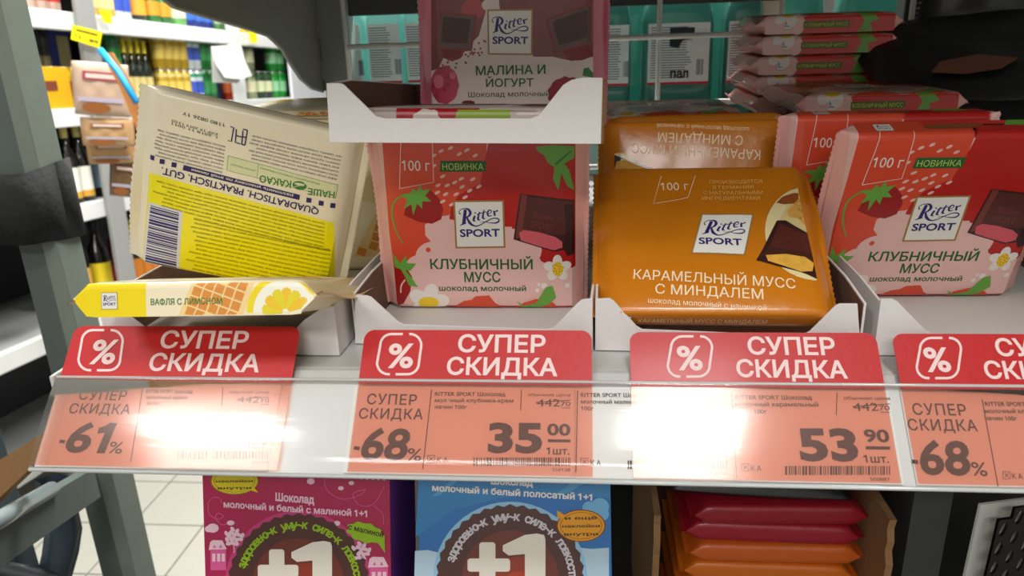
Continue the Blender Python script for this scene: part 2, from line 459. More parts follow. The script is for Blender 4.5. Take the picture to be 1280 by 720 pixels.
def frameM(base, x, up):
    x = Vector(x).normalized(); up = Vector(up); up = (up-x*up.dot(x)).normalized(); y = up.cross(x)
    return Matrix(((x.x, y.x, up.x, base[0]), (x.y, y.y, up.y, base[1]), (x.z, y.z, up.z, base[2]), (0, 0, 0, 1)))
def facept(M, axis='front', t=0):
    """pixel -> (u, v) on the bar's front plane"""
    n = M.to_3x3() @ Vector((0, 1, 0)); p = M.translation; Mi = M.inverted()
    def f(x, y):
        q = Mi @ onplane(x, y, p, n); return (q.x, q.z)
    return f
def sidept(M):
    """pixel -> (u, v<0) on the bar's bottom side"""
    n = M.to_3x3() @ Vector((0, 0, 1)); p = M.translation; Mi = M.inverted()
    def f(x, y):
        q = Mi @ onplane(x, y, p, n); return (q.x, -q.y)
    return f
#MAIN
# ================================================================== THE SETTING
TS = .24
fl = struct(MB().build('floor')); 
def slab(name, a, b, m, kind='structure'):
    mb = MB(); mb.box(a, b, m); o = mb.build(name)
    if kind: o['kind'] = kind
    return o
bpy.data.objects.remove(fl)
floor = slab('floor', (-3.2, -3, FLOOR-.05), (2.2, 7.5, FLOOR-.004), mat((96, 92, 82), .8))
gx = at(222, 592, 2, FLOOR).x; gy = at(200, 602, 2, FLOOR).y
tile_m = [mat((172, 170, 158), .4, var=.03, bscale=8), mat((166, 164, 152), .4, var=.03, bscale=8)]
tmb = MB(); tmb.box((.0024, .0024, -.004), (TS-.0024, TS-.0024, 0), tile_m[0]); t0 = tmb.build('floor_tile', floor, bevel=.001)
t0.location = (gx, gy, FLOOR)
for i in range(-6, 4):
    for j in range(-6, 12):
        if i == 0 and j == 0: continue
        c = t0.copy(); link(c, floor); c.location = (gx+i*TS, gy+j*TS, FLOOR)
slab('ceiling', (-3.2, -3, CEIL), (2.2, 7.5, CEIL+.05), mat((225, 225, 220), .9))
for i, (x, y, sx, sy, e) in enumerate(LAMPS):
    mb = MB(); mb.box((-sx/2-.02, -sy/2-.02, -.022), (sx/2+.02, sy/2+.02, 0), mat((230, 230, 230), .5))
    lt = mb.build('ceiling_lamp', M=Matrix.Translation((x, y, CEIL)))
    tag(lt, ['small white ceiling lamp above the aisle, left of the photographer', 'small white ceiling lamp above and right of the photographer', 'long white ceiling lamp behind the photographer', 'white ceiling lamp over the near part of the drinks aisle', 'white ceiling lamp over the far part of the drinks aisle', 'long white ceiling lamp over the neighbouring aisle behind the wire grid'][i], 'lamp', 'ceiling lamps above the aisle')
# ------------------------------------------------------------------ main shelf
GREY = (196, 196, 192)
sm = mat(GREY, .38, 0, .2, name='painted_steel')
SX0, SX1, SD = -.2335, .62, .42
sh = thing('shelf', 'light grey steel shelf board carrying the display trays and the price rail', 'shelf', Matrix.Translation((0, 0, 0)))
mb = MB(); mb.box((SX0, .004, -.022), (SX1, SD, 0), sm); mb.build('shelf_board', sh, .0008)
mb = MB()
prof = [(.0075, 0.0003), (.004, -.0006), (.0012, -.003), (.0004, -.0065), (.0012, -.010), (.004, -.0125), (.004, -.022), (.009, -.022), (.009, -.0005)]
mb.prism([(SX0, y, z) for y, z in prof], (SX1-SX0, 0, 0), sm); mb.build('rolled_edge', sh)
mb = MB(); mb.box((SX0-.0025, -.003, -.04), (SX0-.0003, .40, -.0005), mat((205, 203, 198), .5)); mb.build('end_bracket', sh, .0008)
for i in range(5):      # small punched slots near the front edge
    pass
# ------------------------------------------------------------------ price rail
d = Vector((0, -.027, -.028)).normalized()
MR = frameM((0, -.0012, -.0035), (1, 0, 0), -d)
RLEN = .0392
rail = thing('price_rail', 'long white plastic price rail with a clear front along the shelf edge', 'price rail', MR)
mb = MB(); mb.box((SX0+.001, .0, -RLEN), (SX1, .0012, .002), mat((228, 228, 226), .35, coat=.3)); mb.build('backing_strip', rail, .0003)
M_clear = clearmat('clear_plastic', (.96, .965, .96, 1), .10, bump=.10, bscale=(14, 1, 260), ior=1.5, haze=.02)
CF = -.0032
mb = MB()
def sheet(mb, prof, x0, x1, m, th=.00035):
    nx = 2; V = []; F = []; n = len(prof)
    for x in (x0, x1):
        for (y, z) in prof: V.append((x, y, z))
    for i in range(n-1): F.append((i, i+1, n+i+1, n+i))
    mb.add(V, F, m, True)
sheet(mb, [(-.0004, -RLEN), (-.0018, -RLEN-.0008), (CF, -RLEN+.001), (CF-.0006, -RLEN*.75), (CF-.0008, -RLEN*.5), (CF-.0006, -RLEN*.25), (CF, -.001), (CF+.0006, 0), (CF+.0002, .0012)], SX0+.001, SX1, M_clear)
o = mb.build('clear_front', rail)
mb = MB(); mb.tube([(SX0+.001, -.0022, -RLEN-.0004), (SX1, -.0022, -RLEN-.0004)], .0009, mat((205, 208, 206), .15, coat=.5), 8); mb.tube([(SX0+.001, CF+.0008, .0010), (SX1, CF+.0008, .0010)], .0007, mat((205, 200, 196), .15, coat=.5), 8); mb.build('moulded_lip', rail)
RP = facept(MR)
def rail_sheet(name, parent, u0, u1, v0, v1, y, m, th=.0002):
    mb = MB(); mb.box((u0, y, v0), (u1, y+th, v1), m); return mb.build(name, parent)
INK = mat((62, 46, 44), .7, name='thermal_ink')
CARD = mat((240, 238, 234), .6, name='label_paper')
VB = -RLEN+.0012; VT = -.0012
def price_card(label, xl, xr, fn, y=-.0009):
    u0 = RP(xl, 535)[0]; u1 = RP(xr, 535)[0]
    t = thing('price_card', label, 'price card', MR @ Matrix.Translation((0, y, 0)), 'paper price cards in the rail')
    rail_sheet('card_paper', t, u0, u1, VB, VT, 0, CARD)
    A = Art(RP); fn(A); A.build('printed_figures', flat, t)
def super_block(A, cx, y0, num, sl=0, k=1):
    """the words and the discount on the left third of a card; cx is the centre of the first line, sl the slant"""
    def row(t, w0, w1, dy, h, **kw):
        c = cx+sl*(dy-14)*k; A.text(t, c+w0*k, y0+dy*k, c+w1*k, y0+(dy+1.2)*k, h*k, INK, **kw)
    row('СУПЕР', -31, 31, 14, 13, sp=1.1, bold=.012); row('СКИДКА', -40, 40, 32, 13, sp=1.1, bold=.012)
    row('-', -45, -38, 76, 26, bold=.02); row(num, -35, 25, 82, 39, bold=.035, shear=.12); row('%', 23, 41, 84, 16, bold=.01)
def barcode(A, x0, x1, y0, y1, seed):
    rn = random.Random(seed); x = x0
    while x < x1:
        wd = rn.choice((.9, 1.2, 1.8, 2.6)); A.poly([(x, y0), (min(x+wd, x1), y0), (min(x+wd, x1), y1), (x, y1)], INK, 2); x += wd+rn.choice((.9, 1.2, 2))
def std_block(A, xs, y0, lines, rub, kop, code, xe, low=None, seed=1, old='442.70', k=1, sep=-11):
    """xs left of the block, xe right edge of the kopeks, y0 top, k size"""
    def T(t, a, b, dy, h, sk=.5, **kw): A.text(t, xe+a*k, y0+dy*k, xe+b*k, y0+(dy+sk)*k, h*k, INK, **kw)
    A.line([(xs, y0), (xs+sep, y0+99*k)], 1.2, INK, 2)
    for i, l in enumerate(lines): A.text(l[0], xs+4, y0+7.6*k+i*8*k, xs+4+l[1], y0+(8.2+i*8)*k, 4.8*k, INK, bold=.02)
    T('обычная цена', -53, 0, 8, 3.8); A.line([(xe-61*k, y0), (xe-62*k, y0+26*k)], 1, INK, 2)
    T(old[:3], -42, -13, 21, 9.5, 0); T(old[4:], -12, 0, 20.5, 6, 0); A.line([(xe-43*k, y0+16*k), (xe, y0+13*k)], .9, INK, 4); A.line([(xe-11*k, y0+22.6*k), (xe, y0+22.8*k)], .7, INK, 2)
    if rub: T(rub, -103, -35, 77, 36, bold=.05)
    T(kop, -29, 0, 56.5, 14.5, bold=.035); A.line([(xe-28*k, y0+63.6*k), (xe, y0+64*k)], 3.6*k, INK, 2)
    T('1шт.', -30, -1, 80.5, 9, bold=.02)
    barcode(A, xe-121*k, xe, y0+84.6*k, y0+95*k, seed); T(code, -23, 0, 101.5, 3.8)
    if low is not None:
        x = xs+sep+6; yb = y0+82*k; A.line([(x, yb), (x+9, yb), (x+9, yb+9), (x, yb+9), (x, yb)], .8, INK, 2); A.line([(x+2, yb+2), (x+7, yb+7)], .8, INK, 3); A.line([(x+7, yb+2), (x+2, yb+7)], .8, INK, 3)
        A.text('К А', x+12, yb+8.6, x+25, yb+9, 6.5, INK, bold=.01)
def c1(A):
    super_block(A, 129, 487, '61', -.22, .95); std_block(A, 180, 485, [('RITTER SPORT Шоколад', 58), ('молочный вафли', 52), ('100г', 18)], '42', '90', '528397', 337, seed=3, k=.94, sep=-15)
def c2(A):
    super_block(A, 490, 492, '68', -.06); std_block(A, 540, 488, [('RITTER SPORT Шоколад', 88), ('мол чный клубника-крем', 98), ('начин 100г', 40)], '35', '00', '258108', 713, 3, seed=5)
def c3(A):
    std_block(A, 722, 489, [('RITTER SPORT Шоколад', 88), ('молочный малина', 70), ('100г', 16)], '41', '90', '358870', 909, 3, seed=7, old='112.70', k=1.03, sep=-2)
def c4(A):
    std_block(A, 914, 492, [('RITTER SPORT Шоколад', 96), ('молочный карамельный', 104), ('мусс 100г', 40)], '53', '90', '500887', 1111, 3, seed=9, k=1.08, sep=6)
def c5(A):
    super_block(A, 1174, 504, '68', .2, 1.08); std_block(A, 1226, 500, [('RITTER SPORT Шоколад', 88), ('молочный клубника-крем', 98), ('начин 100г', 40)], '35', '00', '258108', 1412, 3, seed=5, k=1.1, sep=20)
price_card('price card reading -61% and 42.90 at the left end of the rail', 76, 344, c1)
price_card('price card reading -68% and 35.00 under the middle strawberry chocolate', 437, 718, c2)
price_card('half hidden price card right of the 35.00 card, ending in 90', 719.5, 911, c3, -.0007)
price_card('price card reading 53.90 under the orange chocolate bar', 912, 1117, c4, -.0012)
price_card('price card reading -68% at the right edge of the picture', 1132, 1420, c5)

film = clearmat('salmon_film', (1, .76, .68, 1), .12, bump=.05, bscale=(30, 1, 60), ior=1.45, haze=.05)
REDC = mat((196, 14, 18), .45, coat=.12, bump=.05, bscale=300, var=.05, name='red_card')
LET = mat((244, 214, 210), .5, name='pale_lettering')
def promo(label, xl, xr, ytop, kx, seed=0):
    ym = 470; u0 = RP(xl, ym)[0]; u1 = RP(xr, ym)[0]; v1 = RP((xl+xr)/2, ytop)[1]; 
    t = thing('promotion_card', label, 'promotion card', MR @ Matrix.Translation((0, -.0022, 0)), 'red promotion cards above the rail')
    r = .0045; pts = [(u0, 0, -.0005), (u1, 0, -.0005)]
    for k in range(7):
        a = math.pi/2*k/6; pts.append((u1-r+r*math.cos(a), 0, v1-r+r*math.sin(a)))
    for k in range(7):
        a = math.pi/2+math.pi/2*k/6; pts.append((u0+r+r*math.cos(a), 0, v1-r+r*math.sin(a)))
    mb = MB(); mb.prism(pts, (0, .0003, 0), REDC); mb.build('red_header', t)
    mb = MB(); mb.box((u0, 0.0002, VB+.0004), (u1, .0005, -.0006), film); mb.build('tinted_film', t)
    A = Art(RP)
    x = kx; y = ytop
    A.text('СУПЕР', x+122, y+27, x+231, y+28, 21, LET, bold=.03)
    A.text('СКИДКА', x+108, y+55, x+246, y+57, 21, LET, bold=.03)
    # percent emblem with an open rounded frame
    ex, ey, ex1, ey1 = x+22, y+5, x+77, y+55
    def arc(cx, cy, r, a0, a1): return [(cx+r*math.cos(rad(a0+(a1-a0)*i/6)), cy-r*math.sin(rad(a0+(a1-a0)*i/6))) for i in range(7)]
    R = 14; L1 = [(x+54, ey)]+arc(ex+R+4, ey+R, R, 90, 180)+arc(ex+R, ey1-R, R, 180, 270)+[(x+38, ey1)]
    L2 = [(x+62, ey)]+arc(ex1-R, ey+R, R, 90, 0)+arc(ex1-R-3, ey1-R, R, 0, -90)+[(x+45, ey1)]
    A.stroke(L1, 3, LET, 2, smooth=False); A.stroke(L2, 3, LET, 2, smooth=False)
    A.text('%', x+34, y+46, x+66, y+46.5, 30, LET, bold=.03)
    A.build('white_lettering', flat, t)
promo('red super discount card left of the others, above the 42.90 price', 80, 368, 410, 80)
promo('red super discount card under the middle strawberry chocolate', 451, 740, 415, 451)
promo('red super discount card under the orange chocolate bar', 788, 1101, 418, 812)
promo('red super discount card cut by the right edge of the picture', 1121, 1420, 420, 1121)

# ------------------------------------------------------------------ white display trays
def tray(label, o, xdir, W, D, H, lip, side=None, up=(0, 0, 1), back=None, dark=False, ragged=False):
    M = frameM(o, xdir, up); t = thing('display_tray', label, 'display tray', M, 'white cardboard display trays')
    F = facept(M); th = .0011
    P = [F(*p) if isinstance(p, tuple) and abs(p[0]) > 1 else p for p in lip]
    P = [(min(max(x, 0), W), z) for x, z in P]
    P = [(0, 0)]+P+[(W, 0)]
    P = [(x, 0, z) for x, z in P]
    mb = MB(); mb.prism(P, (0, th, 0), M_card); mb.build('front_lip', t, .0002)
    mb = MB(); mb.box((th, th, 0), (W-th, D, th*.8), mat((205, 200, 194), .8)); mb.build('tray_floor', t)
    hs = side or H
    for x in (0, W-th):
        hl = P[1][2] if x == 0 else P[-2][2]
        mb = MB(); mb.prism([(x, th, 0), (x, D, 0), (x, D, hs), (x, .03, hs), (x, th, hl)], (th, 0, 0), M_card); mb.build('side_wall', t, .0002)
        mb = MB(); mb.prism([(x+(th if x == 0 else -.0003), th, .001), (x+(th if x == 0 else -.0003), D, .001), (x+(th if x == 0 else -.0003), D, hs-.0005), (x+(th if x == 0 else -.0003), .03, hs-.0005), (x+(th if x == 0 else -.0003), th, hl-.0005)], (.0003, 0, 0), M_kraft_d); mb.build('wall_lining', t)
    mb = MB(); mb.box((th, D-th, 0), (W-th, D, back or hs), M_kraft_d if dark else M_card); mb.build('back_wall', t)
    return t, M
o1 = Vector((-.1072, .0326, .0006)); o2 = Vector((.0037, .0262, .0006))
tray('white tray in the middle, holding the front strawberry chocolate', o1, o2-o1, .111, .17, .026,
     [(443, 371), (446, 369), (459, 370), (464, 372), (498, 403), (505, 406), (684, 412), (692, 410), (721, 380), (727, 375), (741, 373)])
ol = Vector((-.1103-.1125, .0215, .0006)); o2l = Vector((-.1103, .0188, .0006))
tray('white tray at the left end of the shelf, holding lemon wafer bars', ol, o2l-ol, .1125, .17, .026,
     [(0, .0235), (.008, .0235), (.026, .008), (.088, .008), (380, 400), (404, 384), (425, 383)])
o3 = at(744, 438, 2, .0006)
tray('white tray holding the orange caramel chocolate bars', o3, (1, -.03, 0), .1135, .19, .026,
     [(744, 374), (762, 373), (767, 376), (796, 408), (803, 412), (1000, 420), (1012, 415), (1044, 383), (1050, 380), (1072, 380)])
o4 = at(1092, 444, 2, .0006)
tray('white tray at the right edge, holding strawberry chocolate', o4, (1, -.03, 0), .12, .19, .026,
     [(1093, 378), (1098, 374), (1116, 374), (1122, 377), (1158, 414), (1166, 418), (1270, 420), (.112, .0235), (.12, .0235)])
up0 = Vector((-.1038, .018, .0964)); up1 = Vector((.0063, .018, .0936))
TU, MU = tray('white tray stacked on top of the middle tray with a torn right corner', up0, up1-up0, .1105, .165, .0255,
     [(405, 104), (426, 104), (430, 106), (470, 145), (480, 148), (664, 148), (674, 144), (704, 106), (714, 100), (727, 97), (752, 97), (756, 98)], side=.0255, dark=True, up=(0, .087, .996))
mb = MB()
rn = random.Random(5)
ring = [(.1100+rn.uniform(-.0004, .0012), .002+rn.uniform(0, .004), z) for z in [i*.0025 for i in range(11)]]
mb.prism([(.1098, .0005, 0)]+ring+[(.1098, .0005, .025)], (.0012, .0006, 0), M_kraft); mb.build('torn_edge', TU)
mb = MB(); mb.tube([(.026, .150, .0135), (.031, .150, .0142), (.035, .150, .0146)], [.0008, .0014, .0012], mat((220, 230, 230), .15, 1), 8); mb.build('staple', TU)
# ================================================================== CHOCOLATE BARS
def wrapmat(col, name='foil_wrapper', rough=.33, coat=.35, bump=.25): return mat(col, rough, 0, coat, bump, 55, .03, name=name)
PINK = (236, 176, 166)
GRN = mat((36, 120, 48), .4, coat=.3); LGRN = mat((104, 168, 62), .4, coat=.3); DGRN = mat((20, 98, 40), .45, name='green_ink')
W_ = mat((242, 232, 224), .4, coat=.3); YEL = mat((245, 205, 30), .4, coat=.3)
CHOC = mat((86, 34, 28), .38, coat=.4); CHOC_L = mat((120, 54, 46), .38, coat=.4); CHOC_D = mat((52, 20, 18), .38, coat=.4)
# ---------------- strawberry design, drawn in the coordinates of the middle bar
MS1 = frameM((-.0513, .0764, .0018), (1, .017, -.012), (.014, -.124, .992))
bS = Bar(seed=3)
def c7(x, y): return (430+.3748*x, 170+.3748*y)
FS = facept(MS1)
def ptS(x, y): return FS(*c7(x, y))
OR = mat((222, 74, 44), .34, coat=.35); RD = mat((186, 20, 14), .34, coat=.35); DR = mat((160, 20, 20), .34, coat=.35); PK = mat((238, 192, 184), .34, coat=.35)
def strawberry_art():
    A = Art(ptS)
    A.poly([(95, -60), (770, -60), (772, 300), (772, 578), (175, 578), (150, 300)], PK, 0)
    A.poly([(122, -50), (480, -50), (470, 140), (400, 200), (350, 262), (300, 268), (270, 295), (272, 330), (290, 350), (282, 385), (250, 395), (225, 420), (212, 460), (182, 560), (150, 330)], OR, 1)
    A.poly([(495, -50), (772, -50), (772, 440), (690, 452), (655, 440), (632, 400), (630, 375), (570, 345), (560, 300), (540, 300), (368, 300), (352, 272), (360, 230), (382, 195), (420, 172), (455, 155), (462, 120)], RD, 2)
    rn = random.Random(2)
    for (x, y) in [(300, 60), (325, 45), (356, 35), (385, 55), (410, 42), (438, 60), (300, 95), (330, 130), (345, 160), (370, 150), (395, 165), (420, 178), (340, 190), (375, 190), (405, 200), (312, 185), (330, 215), (360, 225), (392, 138), (430, 140), (450, 165), (315, 160)]:
        A.ell(x, y, 10, 5, PK, 3, rot=-.5, n=10)
    A.poly([(200, 262), (212, 215), (245, 190), (290, 178), (318, 205), (332, 240), (325, 275), (295, 290), (250, 284)], DR, 3)
    A.stroke([(250, 195), (205, 192), (170, 215), (160, 255), (172, 310), (198, 358)], [4, 5, 6, 6, 5, 3], LGRN, 4)
    A.poly([(255, 155), (262, 178), (290, 172), (272, 196), (292, 215), (262, 214), (262, 240), (245, 222), (232, 262), (226, 224), (200, 240), (212, 210), (188, 192), (222, 188), (230, 170), (244, 182)], LGRN, 5)
    for (x, y, rx, ry) in [(300, 400, 60, 50), (255, 440, 50, 45), (350, 330, 62, 55), (230, 510, 48, 60), (540, 380, 120, 75), (600, 430, 60, 50), (470, 470, 230, 95)]:
        A.ell(x, y, rx, ry, PK, 3+.1*(x % 7))
    A.ell(282, 378, 17, 17, PK, 4.5); A.ell(282, 378, 8, 8, OR, 5)
    A.poly([(165, 430), (200, 425), (228, 470), (222, 520), (200, 560), (178, 572)], DR, 4.6)
    A.poly([(165, 392), (188, 425), (208, 398), (212, 424), (242, 425), (222, 450), (205, 448), (228, 475), (248, 505), (218, 500), (205, 470), (190, 445), (170, 440)], LGRN, 5)
    A.stroke([(205, 480), (192, 500), (190, 525)], 5, PK, 5.5)
    for k in range(5):
        a = rad(72*k-90+12); A.ell(283+36*math.cos(a), 555+30*math.sin(a), 34, 24, W_, 5+.1*k, rot=a)
        a = rad(72*k-90); A.ell(712+26*math.cos(a), 442+24*math.sin(a), 22, 16, W_, 5+.1*k, rot=a)
    A.ell(283, 558, 34, 20, YEL, 6); A.ell(713, 444, 18, 24, YEL, 6)
    for k in range(14):
        A.ell(713+20*math.cos(k*2.4)*(.3+.05*k), 444+26*math.sin(k*2.4)*(.3+.05*k), 2.4, 2.4, mat((190, 120, 20), .5), 7, n=6)
    A.poly([(360, 578), (400, 552), (425, 548), (440, 535), (485, 532), (505, 560), (535, 578)], OR, 5)
    A.poly([(572, 578), (600, 558), (640, 545), (670, 545), (700, 560), (715, 578)], OR, 5)
    A.poly([(575, 552), (600, 568), (640, 560), (672, 505), (695, 500), (708, 540), (680, 565), (640, 577), (598, 577)], LGRN, 6)
    for (x, y, r) in [(668, 500, 10), (645, 515, 7), (745, 500, 9), (650, 495, 6)]: A.ell(x, y, r, r, W_, 4.9, n=12)
    A.poly([(640, 30), (700, 25), (770, 30), (768, 70), (735, 88), (752, 112), (768, 180), (745, 165), (725, 120), (715, 178), (697, 140), (702, 100), (680, 85), (668, 60), (645, 45)], LGRN, 4)
    A.stroke([(705, 90), (735, 65), (760, 45)], [8, 6, 3], GRN, 5)
    # chocolate square with pink filling
    A.poly([(588, 188), (768, 212), (768, 395), (745, 402), (735, 380), (700, 385), (566, 342)], CHOC_D, 6)
    A.poly([(600, 196), (768, 218), (765, 330), (600, 320), (582, 330)], CHOC, 7); A.poly([(592, 190), (612, 194), (592, 335), (572, 340)], CHOC_L, 7.3)
    A.poly([(735, 225), (768, 228), (768, 390), (745, 395)], CHOC_D, 7.5)
    A.poly([(585, 320), (600, 310), (650, 318), (705, 335), (728, 352), (728, 372), (700, 380), (640, 362), (590, 345)], mat((216, 92, 104), .6), 8)
    A.poly([(186, 170), (190, -10), (294, -10), (300, 150)], OR, 3.2)
    A.line([(186, 172), (190, -10)], 2, W_, 4); A.line([(186, 172), (300, 150), (294, -10)], 2, W_, 4)
    return A
def strawberry_letters():
    A = Art(ptS)
    A.poly([(323, 78), (474, 78), (472, 114), (320, 114)], DGRN, 5); A.text('НОВИНКА', 330, 108, 466, 108, 22, mat((200, 215, 110), .5), 6)
    A.text('100 г', 195, 110, 288, 112, 36, W_, 6)
    A.text('КЛУБНИЧНЫЙ', 290, 442, 630, 443, 33, DGRN, 6, bold=.022); A.text('МУСС', 403, 486, 523, 486, 33, DGRN, 6, bold=.022)
    A.text('шоколад молочный', 319, 516, 608, 517, 18, DGRN, 6, bold=.02)
    A.text('Ritter', 628, 268, 700, 282, 22, CHOC_L, 8, shear=.2); A.text('SPORT', 622, 300, 700, 312, 20, CHOC_L, 8)
    return A
def strawberry_side(pt):
    A = Art(pt)     # millimetre coordinates: x -45..45, y 0 (front edge) .. -12 (back edge)
    A.rect(-45, 1, 45, -12.2, mat((205, 40, 30), .34, coat=.35), 0); A.rect(-45, 1, -22, -12.2, PK, 1); A.ell(-22, -6, 5, 7, PK, 1.5)
    A.ell(-34, 0, 4, 4, YEL, 2)
    A.logo(3, 3, quad=[(-32, -2), (-26, -2), (-26, -9), (-32, -9)])
    A.rect(-18, -4, 14, -8.5, mat((60, 110, 40), .5), 2.5); A.text('КЛУБНИЧНЫЙ МУСС', -17, -7.6, 13, -7.6, 2.6, mat((215, 200, 90), .5), 4, bold=.02, down=False)
    A.poly([(20, -12), (24, -5), (21, 0), (30, 0), (34, -4), (28, -6), (30, -12)], LGRN, 2)
    return A
def mm(x, y): return (x*.001, y*.001)
def make_strawberry(label, M, group, full=True, sidefn=None, b=bS):
    t = thing('chocolate_bar', label, 'chocolate bar', M, group)
    b.body(wrapmat(PINK), t); b.seals(wrapmat((240, 178, 170)), t, ln=.0026, mr=wrapmat((236, 176, 168)))
    A = strawberry_art(); A.build('printed_picture', b.surf, t, b.cu, b.cv)
    A = strawberry_letters(); A.build('lettering', b.surf, t, b.cu, b.cv)
    A = Art(ptS); A.logo(5, 5, quad=[(365, 211), (534, 210), (539, 371), (373, 373)]); A.build('emblem', b.surf, t, b.cu, b.cv)
    A = strawberry_side(lambda x, y: (x*.001, y*.001)); A.build('side_print', b.surf, t, b.cu, b.cv)
    A = Art(lambda x, y: (x*.001, .0902+y*.001)); A.rect(-44, -2, 44, 12.2, mat((206, 50, 34), .34, coat=.35), 0); A.rect(-44, -2, -14, 12.2, OR, .6)
    A.logo(3, 3, quad=[(-36, 9.5), (-28, 9.5), (-28, 2.5), (-36, 2.5)]); A.rect(-14, 4, 12, 8.5, mat((150, 60, 40), .5), 2); A.text('КЛУБНИЧНЫЙ МУСС', -13, 5, 11, 5, 2.4, mat((120, 120, 50), .5), 4, bold=.02, down=False)
    A.poly([(22, -1), (20, 6), (24, 12), (34, 12), (40, 6), (32, -1)], LGRN, 2); A.build('top_print', b.surf, t, b.cu, b.cv)
    return t
S1 = make_strawberry('pink and red strawberry chocolate bar standing in the middle white tray', MS1, 'strawberry chocolate bars')
# right hand one: same bar, further right
def solve_x(px, py, z, off): return at(px, py, 2, z)
s2b = at(1163, 371, 2, .0018)
MS2 = frameM((s2b.x-.010, s2b.y, .0018), (1, .02, -.006), (.0, -math.sin(rad(17)), math.cos(rad(17))))
S2 = copy_tree(S1, MS2); S2['label'] = 'pink and red strawberry chocolate bar standing in the rightmost tray'
MS3 = frameM((s2b.x-.024, s2b.y+.020, .0018), (1, -.05, 0), (.0, -.05, 1))
S3 = copy_tree(S1, MS3); S3['label'] = 'strawberry chocolate bar behind the rightmost front one, only its left seal showing'
# lying strawberry bars: side print towards the aisle
def lyingM(x, y, z, t, yaw=0, tilt=0):
    M = Matrix.Translation((x, y, z+t)) @ Matrix.Rotation(yaw, 4, 'Z') @ Matrix.Rotation(-math.pi/2+tilt, 4, 'X'); return M
zt = .0925; RIS = []
def lie_y(px, py, Y, label, src, t=.0125, yaw=0, tilt=0, grp='strawberry chocolate bars'):
    p = at(px, py, 1, Y); c = copy_tree(src, lyingM(p.x, p.y, p.z, t, yaw, tilt)); RIS.append((p.x, Y, p.z)); c['label'] = label; c['group'] = grp; return c
def lie_on(px, py, z, label, src, t=.0125, yaw=0, tilt=0, grp='strawberry chocolate bars'):
    p = at(px, py, 2, z); c = copy_tree(src, lyingM(p.x, p.y, z, t, yaw, tilt)); c['label'] = label; c['group'] = grp; return c
lie_y(1100, 143, .205, 'strawberry chocolate bar lying flat on the standing bars, just below the tall stack', S1, yaw=.015)
pst = at(1025, 141, 1, .308); RIS.append((pst.x, .308, pst.z))
for k in range(5):
    c = copy_tree(S1, lyingM(pst.x+random.uniform(-.002, .002)+(.0015 if k == 4 else 0), pst.y+random.uniform(-.002, .003), pst.z+.0142*k, .0125, random.uniform(-.03, .03)))
    c['label'] = ['bottom', 'second from bottom', 'middle', 'second from top', 'topmost'][k]+' strawberry bar of the tall stack at the back right'
    c['group'] = 'strawberry chocolate bars'
